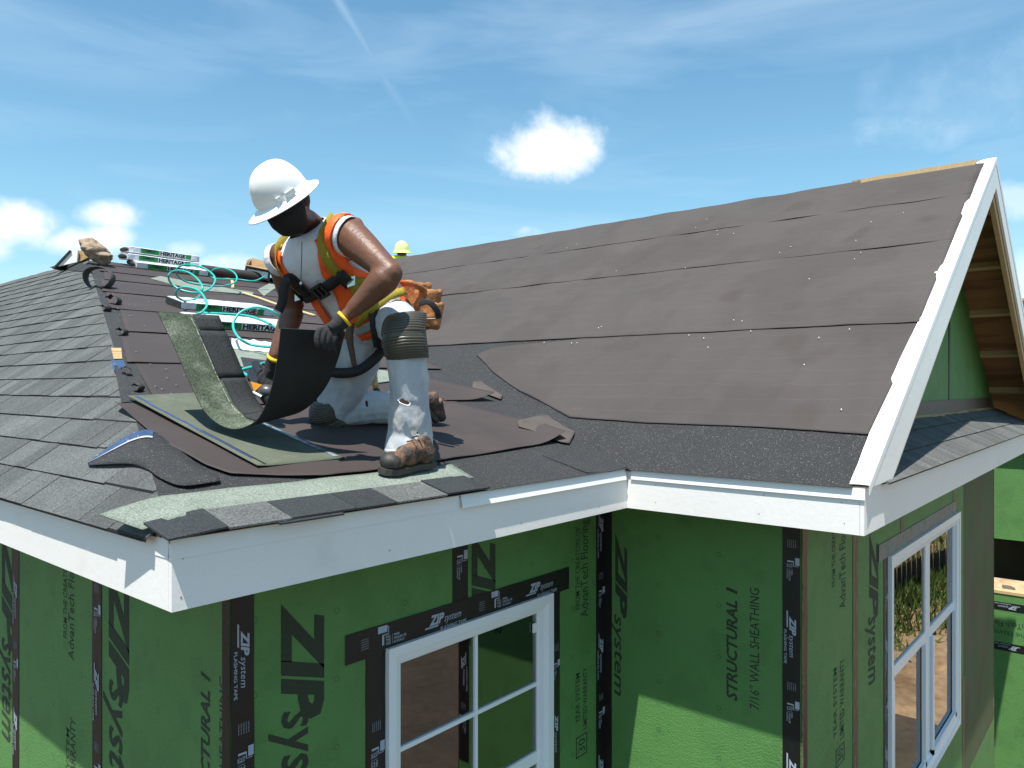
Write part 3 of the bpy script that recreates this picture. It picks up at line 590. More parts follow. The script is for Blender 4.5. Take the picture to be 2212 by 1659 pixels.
# ------------------------------------------------------------------ windows
def window(w, rect, cols, rails, fw=.075, nm='window', zmid=None):
    s0, s1, z0, z1 = rect; win = part(nm, wp(w, (s0+s1)/2, z0), house)
    def bar(a0, a1, b0, b1, o0, o1, name, m='vinyl'):
        p, q = wp(w, a0, b0, o0), wp(w, a1, b1, o1)
        return MB().box([min(p[i], q[i]) for i in range(3)], [max(p[i], q[i]) for i in range(3)]).build(name, m, win)
    def mitre(a0, a1, b0, b1, f, o0, o1, name):   # picture-frame of four mitred members with a bevelled inner lip
        out = [(a0,b0), (a1,b0), (a1,b1), (a0,b1)]; inn = [(a0+f,b0+f), (a1-f,b0+f), (a1-f,b1-f), (a0+f,b1-f)]; mid = [(a0+f*.55,b0+f*.55), (a1-f*.55,b0+f*.55), (a1-f*.55,b1-f*.55), (a0+f*.55,b1-f*.55)]
        for i in range(4):
            j = (i+1) % 4
            if 'G' == w and False: pass
            v = []
            for k in (i, j): v += [wp(w, *out[k], o0), wp(w, *out[k], o1), wp(w, *mid[k], o1), wp(w, *mid[k], o1-.006), wp(w, *inn[k], o1-.016), wp(w, *inn[k], o0)]
            MB().add(v, [(0,1,7,6), (1,2,8,7), (2,3,9,8), (3,4,10,9), (4,5,11,10), (5,0,6,11)]).build(name, 'vinyl', win)
    mitre(s0+.004, s1-.004, z0+.004, z1-.004, fw, -.06, .030, 'frame')
    mitre(s0+fw+.003, s1-fw-.003, z0+fw+.003, z1-fw-.003, .022, -.06, .002, 'sash')
    i0, i1, j0, j1 = s0+fw+.02, s1-fw-.02, z0+fw+.02, z1-fw-.02
    xs_ = [i0]+[i0+(i1-i0)*c for c, _ in cols]+[i1]; zs = [j0]+sorted(c for c, _ in rails)+[j1]
    for (c, t) in cols: x = i0+(i1-i0)*c; bar(x-t/2, x+t/2, j0, j1, -.040, -.012, 'muntin')
    for (z, t) in rails: bar(i0, i1, z-t/2, z+t/2, -.0395, -.0115, 'muntin')
    for a, b in zip(xs_, xs_[1:]):
        for c, d in zip(zs, zs[1:]): bar(a, b, c, d, -.030, -.026, 'pane', 'glass')
    return win
window('F', WA, [(.505, .022)], [(4.235, .022), (3.80, .07)], .085)
window('G', WG, [(.52, .17)], [(3.83, .085)], .11)
wg = [o for o in bpy.data.objects if o.name.startswith('window') and o.parent is house]
MB().box((2.40,YW-.012-.0,4.50) if False else (2.385,YW+.012,4.545), (2.42,YW+.020,4.60)).build('sticker', 'white', wg[0])
# lower sashes of the gable-side window: inner frames set back
for (a, b) in ((5.05, 6.18), (6.42, 7.48)):
    m = MB()
    for (p, q, r, s) in ((a, a+.05, WG[2]+.1, 3.79), (b-.05, b, WG[2]+.1, 3.79), (a, b, WG[2]+.1, WG[2]+.16)): m.box((p,YG-.012,r), (q,YG+.02,s))
    m.build('sash', 'vinyl', wg[1])

# ------------------------------------------------------------------ the further wing, seen past the corner
ow = thing('house_wing', (11.4, -.6, 0), 'sunlit green sheathed wall with a dark window opening beyond the gable corner', 'house')
XO = 11.3; ND['O'] = -XD; AL['O'] = -YD; ORG['O'] = Vector((XO,0,0))
def opan(y0, y1, z0, z1): return MB().prism([wp('O',y0,z0), wp('O',y1,z0), wp('O',y1,z1), wp('O',y0,z1)], XD*.012).build('sheathing_panel', 'green', ow, uvax=(-YD, UP, Vector((XO,0,0))))
def onO(x, y): return plane(x, y, (1,0,0), (XO,0,0))
ya, yb = 1.0, -1.22; z_op = onO(2170,1165).z; z_si = onO(2170,1280).z; z_t1 = onO(2170,1310).z; z_t2 = onO(2170,1397).z
opan(ya, yb, z_op, 5.15); q1 = opan(ya, yb, z_t2, z_si-.02); opan(ya, yb, z_t2-1.6, z_t2-.003); MB().box((XO,yb,0), (XO+.15,ya,z_t2-1.603)).build('lower_wall', 'green', ow, uvax=(-YD, UP, Vector((XO,0,0))))
MB().box((XO-.01,yb,z_si-.02), (XO+.14,ya,z_si+.02)).build('window_sill', 'wood', ow)
MB().box((XO+.9,yb,z_si), (XO+.95,ya,z_op)).build('dark_backing', 'interior', ow); MB().box((XO+.02,yb-.02,z_t2-1.6), (XO+.95,yb,5.15)).build('return_wall', 'green', ow)  # dark sheet added behind the opening to give its unlit depth
MB().box((XO-.10,yb-.1,5.16), (XO+1.2,ya,5.35)).build('eave', 'white', ow)
for zc in (z_t1, z_t2): tape('O', (XO,yb,zc), (XO,ya,zc), .11, 1, .55, parent=ow)
mb = MB(); o_ = Vector((XO-.0012,0,0))
pA = onO(2215,1350); fit_text(mb, 'AdvanTech Flooring', Vector((XO-.0012,yb,pA.z)), YD, -UP, .75, .075, .006); mb.build('lettering', 'panelprint', q1); mb = MB(); fit_text(mb, 'FROM THE CREATORS OF', Vector((XO-.0012,yb,pA.z+.09)) if False else Vector((XO-.0012,yb,onO(2215,1370).z)), YD, -UP, .75, .05, .006)
mb.build('lettering', 'panelprint', q1)
# neighbouring roof sheathing far right
nb = thing('neighbouring_house', (30, 1, 0), 'bare plywood sheathed house frame beyond the gable rake', 'house')
pa = at(2190,652,25)
MB().box((pa.x,pa.y-2,0), (pa.x+5,pa.y,pa.z)).build('wall', 'wood', nb)
MB().box((pa.x-.2,pa.y-2.1,pa.z), (pa.x+5.2,pa.y+.1,pa.z+.08)).build('roof_edge', 'ply', nb)

# ------------------------------------------------------------------ loose things on the roof
def onroof(x, y, l=0):                           # hip is convex: the deeper of the two planes; lift measured upward
    a, b = onAB(x, y, l), onL(x, y, l); return a if (a-CAMP).dot(FW) > (b-CAMP).dot(FW) else b
def dep(p): return (Vector(p)-CAMP).dot(FW)
# first shingles laid along the front eave: pale headlap above dark tabs
est = part('eave_course', (.7,.1,E), fr)
def eave_z(x, y, l): 
    z = zAB(y, l); h = HR*max(y, 0)
    if x < h+.04: z -= .10*(h+.04-x)**1.2*3
    return z
G = []
for i in range(41):
    x = -.045+1.53*i/40; row = []
    for j in range(6):
        y = .10+.20*j/5+.012*nz(x*4, 2)*(j == 5); row.append((x-.05*(j/5)*(1-i/40)+.05*(j/5)*(i/40), y, eave_z(x, y, .020-.004*j/5)+.003*nz(x*5, y*5)))
    G.append(row)
MB().grid(G).build('shingle_headlap', 'shingle_lap', est, smooth=True, solid=.004)
x = -.03; random.seed(21)
while x < 1.40:
    w = min(random.choice((.16, .20, .24, .28)), 1.445-x); y0 = -.042+random.choice((0, 0, .004)); y1 = .128; lf = random.choice((.024, .026, .029))
    if w > .05:
        pts = [(x, y0), (x+w-.003, y0), (x+w-.003, y1), (x, y1)]; q = [Vector((a, b, eave_z(a, b, lf-.002*(b > 0)))) for a, b in pts]
        MB().prism([p-Vector((0,0,.007)) for p in q], (0,0,.007)).build('shingle', 'shingle_dark' if random.random() < .75 else 'shingle', est)
    x += w
MB().prism([Vector((a, b, eave_z(a, b, .016))) for a, b in ((.35,-.052), (.62,-.052), (.62,.1), (.35,.1))], (0,0,-.006)).build('shingle', 'shingle_dark', est)
# shingle lying upside down on the felt, with adhesive strips
ls = thing('loose_shingle', (.76,1.0,zAB(1.0)), 'pale green shingle lying face down on the brown felt with blue and white adhesive strips', 'shingle')
q = [(.520,1.545), (.905,1.60), (1.035,.485), (.580,.468)]
def fl(s, t, l): 
    a = Vector((*q[0],0)).lerp(Vector((*q[3],0)), s); b = Vector((*q[1],0)).lerp(Vector((*q[2],0)), s); p = a.lerp(b, t); return (p.x, p.y, zAB(p.y, l+.010*(1-s)+.012*max(0, .15-t)*4*s))
MB().grid([[fl(i/24, j/8, .024) for j in range(9)] for i in range(25)]).build('sheet', 'shingle_pale', ls, smooth=True, solid=.004)
MB().grid([[fl(.02+.9*i/24, .06+.035*j+.02*nz(i*.3), .0262) for j in range(2)] for i in range(25)]).build('adhesive_strip', mat('adhesive_blue', (.035,.06,.16), .4, .3, 40), ls)
MB().grid([[fl(.30+.68*i/24, .90+.06*j, .0262) for j in range(2)] for i in range(25)]).build('adhesive_strip', mat('adhesive_film', (.20,.24,.30), .35, .3, 60, col2=(.05,.06,.09), c2s=30), ls)
MB().grid([[fl(.55+.44*i/12, .085+.02*j, .0266) for j in range(2)] for i in range(13)]).build('adhesive_strip', 'black', ls)

# shingle bent into a U in the worker's hands: near edge and far edge curves
hs = thing('held_shingle', at(520,915,3.42), 'laminated shingle bent into a U, held up by the kneeling worker', 'shingle')
near = cat_rom([at(340,674,3.52), at(378,752,3.49), at(412,830,3.46), at(448,896,3.43), at(500,926,3.39), at(553,908,3.33), at(582,850,3.28), at(598,778,3.24), at(606,709,3.21)], 6)
farr = cat_rom([at(472,682,3.78), at(502,752,3.75), at(534,826,3.72), at(566,880,3.68), at(606,898,3.62), at(655,885,3.56), at(700,840,3.50), at(728,780,3.46), at(745,716,3.43)], 6)
rows = len(near); G = []
for a, b in zip(near, farr): G.append([a.lerp(b, t) for t in (0, .15, .3, .45, .52, .56, .7, .85, 1.0)])
MB().grid(G).build('sheet', 'shingle_lap_d', hs, smooth=True)
def ofs(G, i, j, d):                             # offset from the sheet along its normal
    i0, i1 = max(i-1, 0), min(i+1, len(G)-1); n = (G[i1][j]-G[i0][j]).cross(G[i][-1]-G[i][0]).normalized(); return G[i][j]+n*d
sg = 1 if (ofs(G, 8, 4, 1)-G[8][4]).dot(UP) > 0 else -1
MB().grid([[ofs(G, i, j, -sg*.0035) for j in range(9)] for i in range(rows)]).build('back', 'shingle_back', hs, smooth=True)
MB().grid([[ofs(G, i, 0, d) for d in (.0, -sg*.0035)] for i in range(rows)]).build('edge', 'shingle_back', hs)
MB().grid([[ofs(G, i, j, d) for j, d in ((8, -sg*.0035), (8, sg*.004))] for i in range(rows)]).build('edge', 'shingle_back', hs)
MB().grid([[ofs(G, rows-1, j, d) for d in (sg*.004, -sg*.0035)] for j in range(9)]).build('edge', 'shingle_back', hs)
tb = [0, 3, 11, 20, 27, 36, 44, rows-1]
for k, (a, b) in enumerate(zip(tb, tb[1:])):     # the dark laminated tabs on the far half
    d = sg*(.0035+.003*(k % 2)); J = (4, 6, 7, 8) if k % 2 else (5, 6, 7, 8)
    MB().grid([[ofs(G, i, j, d) for j in J] for i in range(a, b+1)]).build('tab', 'shingle_dark', hs, smooth=True, solid=.003)
MB().grid([[ofs(G, i, 4, sg*.002).lerp(ofs(G, i, 3, sg*.002), .15+.1*nz(i*.8)+w*.22) for w in (0, 1)] for i in range(rows)]).build('adhesive_strip', mat('sealant_line', (.30,.33,.30), .9, .3, 40, fine=.5, fs=150, speck=((.06,.08,.05), 90, .5)), hs)

# corner of the membrane peeled over the shingles
mf = thing('membrane_flap', onroof(300,985), 'black granular membrane corner with blue release edge folded over the hip shingles', 'membrane')
Tt = [(190,1001), (240,966), (290,938), (332,934), (380,968), (432,1006), (474,1032)]; Bb = [(192,1006), (240,1003), (285,1003), (318,1014), (348,1034), (396,1050), (476,1040)]
def lift_roof(p, l): x, y = p; a = onAB(x, y, l); b = onL(x, y, l); return a if a.x > HR*a.y else b
Tc = cat_rom([(*p, 0) for p in Tt], 5); Bc = cat_rom([(*p, 0) for p in Bb], 5); G = []
for i, (a, b) in enumerate(zip(Tc, Bc)):
    s = i/(len(Tc)-1); G.append([lift_roof(a.lerp(b, t).xy, .030-.012*s+.012*math.sin(s*7)*(1-s)) for t in (0, .25, .5, .75, 1)])
MB().grid(G).build('sheet', 'membrane', mf, smooth=True, solid=.003)
n = 16
MB().grid([[G[i][0]+UP*.008, (G[i][0].lerp(G[i][1], min(1, 1.3-.045*i)))+UP*.008] for i in range(n)]).build('release_edge', 'memblue', mf)
MB().grid([[(G[i][0].lerp(G[i][1], 1.3-.045*i))+UP*.0085, (G[i][0].lerp(G[i][1], 1.48-.045*i))+UP*.0085] for i in range(n)]).build('release_film', mat('release_film', (.45,.45,.5), .3, .1, 40), mf)
# a strip of membrane visible along the hip, with bare plywood and torn felt
for (p, w, m) in ((((247,790), (262,870), (285,868), (268,790)), 0, 'membrane'), (((240,752), (262,752), (264,775), (246,776)), 0, 'ply'), (((240,778), (266,778), (272,792), (246,800)), 0, 'memblue')):
    MB().prism([onAB(*c, .0115) for c in p], (0,0,.0015)).build('hip_patch', m, fr)

# wrapped bundles of shingles
def bundle(o, xd, yd, label, up=None, L=.98, Wd=.335, H=.075, seed=0, open_end=False):
    o = Vector(o); xd = Vector(xd).normalized(); yd = Vector(yd).normalized(); zd = xd.cross(yd)
    t = thing('shingle_bundle', o, label, 'shingle bundle', 'wrapped shingle bundles')
    def P(x, y, z): return o+xd*x+yd*y+zd*z
    G = []; N_ = 26; prof = [(0,.1),(0,.9),(.03,1),(.5,1.03),(.97,1),(1,.9),(1,.1),(.97,0),(.03,0),(0,.1)]
    for i in range(N_+1):
        s = i/N_; e = min(s, 1-s)*N_; k = 1 if e > 1 else .93+.07*e
        G.append([P(s*L+.008*nz(j*1.7, seed+i*.4), (.5+(a-.5)*k)*Wd+.006*nz(i*.5+seed, j), max(0, (.5+(b-.5)*k)*H+.004*nz(i*.6+seed, j*2))) for j, (a, b) in enumerate(prof[:-1])]+[None])
        G[-1][-1] = G[-1][0]
    b = MB().grid(G); m = len(prof)
    b.add([G[0][j] for j in range(m-1)], [tuple(range(m-1))], 0); b.add([G[-1][j] for j in range(m-1)], [tuple(range(m-2, -1, -1))], 0)
    b.build('wrapper', 'foil', t, smooth=False)
    if not open_end:
        for k in range(5): MB().obox(P(-.004, Wd*.5, H*(.15+.175*k)), xd*.006, yd*(Wd*.46), zd*.004).build('shingle_edge', 'shingle_back', t)
    else: MB().ell(P(-.012, Wd*.5, H*.5), xd*.02, yd*(Wd*.4), zd*(H*.38)).build('open_end', 'shingle_back', t)
    f = MB(); y = -.007; z0, z1 = H*.12, H*.88
    f.add([P(a, y, b) for a, b in ((.14,z0), (.86,z0), (.86,z1), (.14,z1))], [(0,1,2,3)]); f.build('print_band', 'foil_green', t)
    f = MB(); f.add([P(a, y-.0015, b) for a, b in ((.40,z0+.004), (.785,z0+.004), (.785,z1-.002), (.40,z1-.002))], [(0,1,2,3)]); f.build('print_panel', 'foil', t)
    f = MB(); fit_text(f, 'HERITAGE', P(.41, y-.003, z0+.010), xd, zd, .365, (z1-z0)*.76, .05); f.build('lettering', 'ink', t)
    f = MB(); fit_text(f, 'TAMKO', P(.185, y-.003, z0+.028), xd, zd, .15, (z1-z0)*.42, .03)
    for (a0, a1, b0, b1) in ((.172,.35,z0+.020,z0+.023), (.172,.35,z1-.006,z1-.003), (.172,.175,z0+.020,z1-.003), (.347,.35,z0+.020,z1-.003)): f.add([P(a, y-.003, b) for a, b in ((a0,b0), (a1,b0), (a1,b1), (a0,b1))], [(0,1,2,3)])
    f.build('lettering', 'ink', t, kind='stuff')
    return t
slope = Vector((0,1,P1)).normalized()
pa = onAB(392,668,.016); bundle(pa, XD, slope, 'wrapped shingle bundle lying under the teal hose loops, upslope of the worker', seed=1)
pb = onAB(424,708,.016); bundle(pb, XD, slope, 'wrapped shingle bundle half hidden behind the bent shingle', seed=4)
r0 = Vector((HR*8.3+.50, 8.02, zAB(8.02)+.018))
bundle(r0, XD, slope, 'lowest wrapped shingle bundle of the stack on the roof ridge', seed=7, open_end=True, L=1.0, H=.085)
bundle(r0+Vector((-.06,.12,.03+.09)), XD+Vector((0,.03,0)), Vector((0,1,.12)), 'middle wrapped shingle bundle of the stack on the roof ridge', seed=9, open_end=True, L=1.0, H=.085)
bundle(r0+Vector((0,.20,.055+.18)), XD+Vector((0,.04,0)), Vector((0,1,.08)), 'topmost wrapped shingle bundle of the stack on the roof ridge', seed=12, open_end=True, L=1.0, H=.085)

# felt roll beside the stack, with its loose tail
fl_ = thing('felt_roll', r0+XD*1.1, 'roll of brown roofing felt with a loose tail beside the bundle stack', 'felt roll')
a = r0+Vector((1.0,.16,.10)); MB().tube([a, a+XD*.95], .085, 20).build('roll', 'felt', fl_, smooth=False)
G = [[a+Vector((.45+1.3*s, .06+.05*math.sin(s*9), .085*(1-s)+.02*math.sin(s*6)-.03*s)), a+Vector((.5+1.35*s, .45+.04*math.sin(s*8+1), .09*(1-s)+.03*math.sin(s*5+2)+.03))] for s in [i/16 for i in range(17)]]
MB().grid(G).build('tail', 'felt_under', fl_, smooth=True, solid=.002)
# crumpled kraft paper on the peak
kp = MB(); c = at(203,540,dep(onAB(203,573)))
kp.ell(c, RT*.17+UP*-.04, FW*.15, UP*.145+RT*-.03, 28, 18); kp.ell(c+RT*.10-UP*.08, RT*.14, FW*.12, UP*.06, 20, 12)
for i, v in enumerate(kp.v):
    d = v-c; kp.v[i] = v+d*(.55*abs(nz(v.x*5, v.y*5, v.z*6))+.25*nz(v.x*14, v.y*14, v.z*14)-.12)
tag(kp.build('paper_bag', 'kraft'), 'crumpled brown kraft paper heap on the roof peak', 'paper')
# curled felt offcut standing on edge at the hip
cf = MB(); c = onAB(222,622,.015); c = at(213,602,dep(c)); R0 = 23/FPX*dep(c); ax = (FW*.95-RT*.15).normalized(); s0 = UP; s1 = ax.cross(UP).normalized(); G = []
for i in range(37):
    a = 2*math.pi*i/36*1.12-2.2; rr = R0*(1+.10*i/36); G.append([c+(s0*math.sin(a)*1.0+s1*math.cos(a)*1.12)*rr-ax*.05+ax*(.15*t+.03*math.sin(a*2)) for t in (0, .5, 1)])
cf.grid(G); tag(cf.build('felt_curl', ['felt_under'], smooth=True, solid=.003), 'strip of brown felt curled into a ring at the hip', 'felt scrap')
random.seed(9)
for (x, y, r, lab) in ((243,648,16,'torn felt scrap curled up at the hip below the felt ring'), (228,665,10,'small torn felt tuft at the hip beside a dark felt seam'), (262,716,12,'torn felt scrap with a long tail at the hip above the bare plywood'), (270,800,13,'felt edge rolled back over the blue membrane at the hip'), (296,836,12,'small rolled felt scrap standing beside the membrane strip')):
    d = dep(onAB(x, y+r*.6, .012)); c = at(x, y, d); q = r/FPX*d; m = MB(); G = []
    a0 = random.uniform(0, 6); ax = (RT*random.uniform(-.6,.6)+FW).normalized(); e = ax.cross(UP).normalized()
    for i in range(14):
        a = -1.57+i*.33; k = q*(1-.03*i); G.append([c+(UP*math.sin(a)+e*math.cos(a)*1.3)*k*.8+ax*(t*q*1.8+.3*q*nz(i*.6, a0))+UP*(.2*q*nz(i*.9, t*3)) for t in (-.5, 0, .5)])
    tag(m.grid(G).build('felt_scrap', 'felt', smooth=True, solid=.002), lab, 'felt scrap', 'torn felt scraps along the hip')
# torn membrane and bare rake end at the peak
pk = part('peak_end', (XT,YT,zL(XT)), lr)
MB().prism([onL(*p, .02) for p in ((108,578), (160,566), (195,575), (200,590), (150,584))], (0,0,.01)).build('torn_membrane', 'shingle_back', pk)
MB().prism([at(x, y, 9.9) for x, y in ((118,577), (152,541), (168,541), (166,566))], FW*.03).build('rake_end', 'white', pk)
MB().prism([at(x, y, 9.88) for x, y in ((112,580), (150,540), (153,542), (120,578))], FW*.2).build('rake_edge', 'shingle_back', pk)
MB().prism([at(x, y, 9.94) for x, y in ((166,541), (176,541), (190,556), (166,568))], FW*.1).build('sheathing_end', 'ply', pk)

# carton of coil nails
d = dep(onAB(560,612)); cb = at(527,596,d); sx = 46/FPX*d; ct = thing('nail_carton', cb, 'open brown cardboard carton with a printed label standing on the ridge', 'carton')
ex = (RT*.95+FW*.25+UP*-.16).normalized(); ey = (FW*.95-RT*.3).normalized(); ez = ex.cross(ey).normalized(); Wc, Dc, Hc = 52/FPX*d, .24, 24/FPX*d
def Bx(u, v, w): return cb+ex*(u*Wc)+ey*(v*Dc)+ez*(w*Hc)
MB().add([Bx(0,0,0), Bx(1,0,0), Bx(1,0,1), Bx(0,0,1)], [(0,1,2,3)]).build('side', 'card', ct, solid=.006)
MB().add([Bx(0,1,0), Bx(1,1,0), Bx(1,1,1), Bx(0,1,1)], [(0,1,2,3)]).build('side', 'card', ct, solid=.006)
MB().add([Bx(0,0,0), Bx(0,1,0), Bx(0,1,1), Bx(0,0,1)], [(0,1,2,3)]).build('side', 'card', ct, solid=.006)
MB().add([Bx(1,0,0), Bx(1,1,0), Bx(1,1,1), Bx(1,0,1)], [(0,1,2,3)]).build('side', 'card', ct, solid=.006)
MB().add([Bx(0,0,.02), Bx(1,0,.02), Bx(1,1,.02), Bx(0,1,.02)], [(0,1,2,3)]).build('bottom', 'card', ct)
MB().add([Bx(0,1,1), Bx(1,1,1), Bx(.9,1.1,1.9), Bx(.15,1.15,2.0)], [(0,1,2,3)]).build('flap', 'card', ct, solid=.005)
MB().add([Bx(0,0,1), Bx(1,0,1), Bx(1.05,-.35,.86), Bx(-.05,-.35,.88)], [(0,1,2,3)]).build('flap', 'card', ct, solid=.005)
MB().add([Bx(1,0,1), Bx(1,1,1), Bx(1.5,.9,.9), Bx(1.45,.1,.75)], [(0,1,2,3)]).build('flap', 'card', ct, solid=.005)
MB().add([Bx(0,0,1), Bx(0,1,1), Bx(.12,1.1,1.95), Bx(-.02,.4,1.5)], [(0,1,2,3)]).build('flap', 'card', ct, solid=.005)
MB().add([Bx(.0,-.03,.0), Bx(1,-.03,.0), Bx(1,-.03,.84), Bx(.0,-.03,.84)], [(0,1,2,3)]).build('label_border', 'black', ct)
MB().add([Bx(.08,-.05,.14), Bx(.92,-.05,.14), Bx(.92,-.05,.70), Bx(.08,-.05,.70)], [(0,1,2,3)]).build('label', mat('carton_label', (.62,.66,.68), .5, .1, 8, col2=(.25,.3,.33), c2s=24, c2lo=.55, c2hi=.7), ct)

# pale strips, rope, hose
def flat(name, pts, m, label, cat, l=.018, grp=None):
    c = [onAB(*p, l) for p in pts]; o = MB().prism(c, (0,0,.004)).build(name, m); return tag(o, label, cat, grp)
flat('starter_strip', ((325,602), (346,597), (440,614), (548,632), (545,637), (440,628), (370,614)), 'shingle_lap', 'long pale starter strip lying on the felt under the hose loops', 'shingle')
flat('starter_strip', ((480,601), (560,600), (600,607), (596,613), (540,606)), 'shingle_lap', 'short pale starter strip beside the nail carton', 'shingle')
flat('shingle_sheet', ((500,756), (512,741), (606,756), (612,790), (560,800), (520,792)), 'shingle_lap', 'pale shingle with dark tabs lying behind the bent shingle', 'shingle', .022)
flat('shingle_sheet', ((520,772), (606,784), (640,815), (535,818)), 'shingle_dark', 'dark shingle lying behind the nail gun', 'shingle', .030)
flat('starter_strip', ((770,815), (820,800), (880,806), (885,818), (800,830)), 'shingle_lap', 'pale starter strip lying behind the kneeling worker', 'shingle')
flat('starter_strip', ((556,626), (598,604), (604,616), (570,640)), 'shingle_lap', 'bent pale starter strip below the nail carton', 'shingle')
w = MB(); G = [[onAB(500+8*i, 752+.9*i-7*j+2.5*nz(i*.9, j*1.4), .03)+UP*(.035*math.sin(j*1.05)*(1+.5*nz(i*1.3, 4))+.012*nz(i*2.1, j)) for j in range(4)] for i in range(14)]
tag(w.grid(G).build('wrapper_scrap', 'foil', smooth=False, solid=.001), 'crumpled white plastic wrapper lying on the felt upslope of the bent shingle', 'wrapper')
rp_ = cat_rom([onAB(525,633,.03), onAB(560,644,.028), onAB(602,659,.028), onAB(680,682,.03)], 6)
tag(MB().tube(rp_, .016, 8).build('rope', 'rope', smooth=True), 'thick pale yellow rope lying on the felt upslope of the worker', 'rope')
rp2 = cat_rom([onAB(501,605,.03), onAB(503,614,.028), onAB(503,622,.026)], 5)
tag(MB().tube(rp2, .022, 8).build('rope_end', 'rope', smooth=True), 'short pale rope end beside the nail carton', 'rope')
rp3 = cat_rom([at(812,760,4.25), at(806,790,4.25), at(808,822,4.28), onAB(812,834,.03)], 5)
tag(MB().tube(rp3, .022, 8).build('lifeline_rope', 'rope', smooth=True), 'frayed yellow safety rope hanging behind the kneeling leg', 'rope')
hp = [(1450,255,10.6), (1300,320,10.2), (1080,300,10.1), (820,295,9.9), (735,250,9.9), (765,180,9.8), (880,150,9.7), (1010,190,9.6), (1075,260,9.5), (1060,330,9.3), (960,375,9.1), (800,390,8.9), (600,370,8.7), (420,330,8.6), (315,255,8.5), (290,180,8.4), (360,122,8.35), (480,110,8.3), (640,150,8.2), (760,230,8.1), (797,310,8.0), (750,400,7.9), (640,460,7.8), (500,470,7.8), (340,430,7.8), (225,350,7.8), (190,260,7.7), (240,200,7.7), (340,185,7.6), (470,220,7.5), (580,310,7.4), (630,400,7.3), (610,480,7.3), (540,550,7.4), (420,580,7.2), (320,540,6.9), (290,490,6.7), (310,430,6.65), (380,402,6.6), (490,412,6.55), (600,460,6.5), (670,560,6.4), (688,640,6.3), (650,700,6.25), (600,738,6.2), (560,745,6.25), (640,735,6.4), (900,745,6.3), (1200,770,6.15), (1400,830,6.05), (1550,900,6.0), (1680,960,6.0), (1750,930,6.1), (1740,860,6.15), (1650,800,6.1), (1580,740,6.0), (1450,682,5.95), (1300,665,5.9), (1150,710,5.85), (1060,800,5.8), (1028,900,5.75), (1060,1000,5.6), (1130,1080,5.55), (1260,1145,5.6), (1480,1175,5.55), (1640,1165,5.4), (1720,1200,5.2), (1690,1280,4.9), (1560,1335,4.6), (1450,1380,4.45), (1300,1430,4.3), (1130,1478,4.2), (1180,1530,4.0), (1260,1560,3.93)]
hc = cat_rom([at(332+.1668*x, 553.4+.1668*y, d) for x, y, d in hp], 7)
for k, p in enumerate(hc):                        # nothing sinks into the roof
    z = zAB(p.y)+.022
    if p.z < z: hc[k] = Vector((p.x, p.y, z))
tag(MB().tube(hc, .0098, 8).build('air_hose', 'hose', smooth=True), 'teal air hose springing in loose loops across the felt to the nail gun', 'hose')

# staples and cap nails
st = MB(); random.seed(31)
for k in range(34):
    r = random.random()
    if r < .5: y = random.uniform(YC+.1, 1.8); x = random.choice((3.12, 3.2, 4.14, 4.0, 5.2, 5.95))+random.uniform(-.05, .05)
    else: y = random.uniform(YC+.1, 3); x = random.uniform(3.3, 6.3)
    if x-XB < P1/P2*y+.5: continue
    st.obox((x, y, zBC(x,.030)), Vector((.6,.3,.6*P2))*.0075, (-.001,.002,0), (0,0,.0012))
for k in range(45):
    y = random.uniform(.6, 5.5); x = HR*y+.12+random.random()**2*1.6; st.obox((x, y, zAB(y,.024)), (.008,.004,0), (-.0015,.003,0), (0,0,.001))
st.build('staple', 'foil', wr, kind='stuff')

# ------------------------------------------------------------------ people
MT['skin'] = mat('skin', (.125, .052, .027), .47, .18, 12, fine=.10, fs=160, spec=.5, bump=.16, bs=45)
MT['denim'] = mat('faded_trousers', (.40, .425, .455), .9, .20, 7, fine=.10, fs=300, col2=(.52, .51, .48), c2s=6, bump=.75, bs=13, stretch=(1, 1, .38))
MT['shirt'] = mat('white_shirt', (.66, .66, .70), .9, .06, 6, bump=.9, bs=11)
MT['orange'] = mat('orange_vest', (.92, .115, .010), .6, .10, 9, col2=(.75, .085, .010), c2s=12, c2lo=.55, c2hi=.7, bump=.3, bs=25)
MT['vyellow'] = mat('vest_yellow', (.85, .40, .01), .6, .08, 9, bump=.3, bs=25)
MT['webbing'] = mat('olive_yellow_webbing', (.30, .235, .015), .8, .15, 40, bump=.4, bs=300)
MT['strap'] = mat('black_webbing', (.012, .012, .013), .7, .2, 40)
MT['reflect'] = mat('grey_reflective_tape', (.34, .36, .36), .35, .1, 20)
MT['glove'] = mat('black_knit_glove', (.022, .021, .022), .85, .2, 60, bump=.5, bs=260)
MT['cuff'] = mat('yellow_cuff', (.75, .50, .02), .8, .1, 60)
MT['hat'] = mat('white_hard_hat', (.80, .80, .78), .30, .03, 6, col2=(.60, .57, .50), c2s=9, c2lo=.66, c2hi=.80, coat=.3)
MT['mask'] = mat('black_face_mask', (.008, .008, .009), .85, .1, 20, bump=.2, bs=40)
MT['rubber'] = mat('knee_pad_rubber', (.055, .050, .034), .38, .15, 12)
MT['leather'] = mat('tan_leather', (.36, .155, .05), .75, .25, 14, col2=(.22, .085, .03), c2s=10, bump=.4, bs=40)
MT['boot'] = mat('boot_leather', (.15, .075, .04), .7, .35, 35, col2=(.05, .036, .028), c2s=22, c2lo=.45, c2hi=.55, bump=.5, bs=50)
MT['sole'] = mat('boot_rubber', (.045, .040, .034), .7, .2, 30)
MT['toe'] = mat('boot_toe_cap', (.030, .027, .024), .6, .25, 30, col2=(.09, .06, .04), c2s=25, c2lo=.6, c2hi=.7)
MT['hiviz'] = mat('hi_vis_yellow', (.62, .85, .03), .6, .08, 8)
MT['hiviz_hat'] = mat('hi_vis_helmet', (.72, .86, .30), .35, .05, 8)
TEX = {}
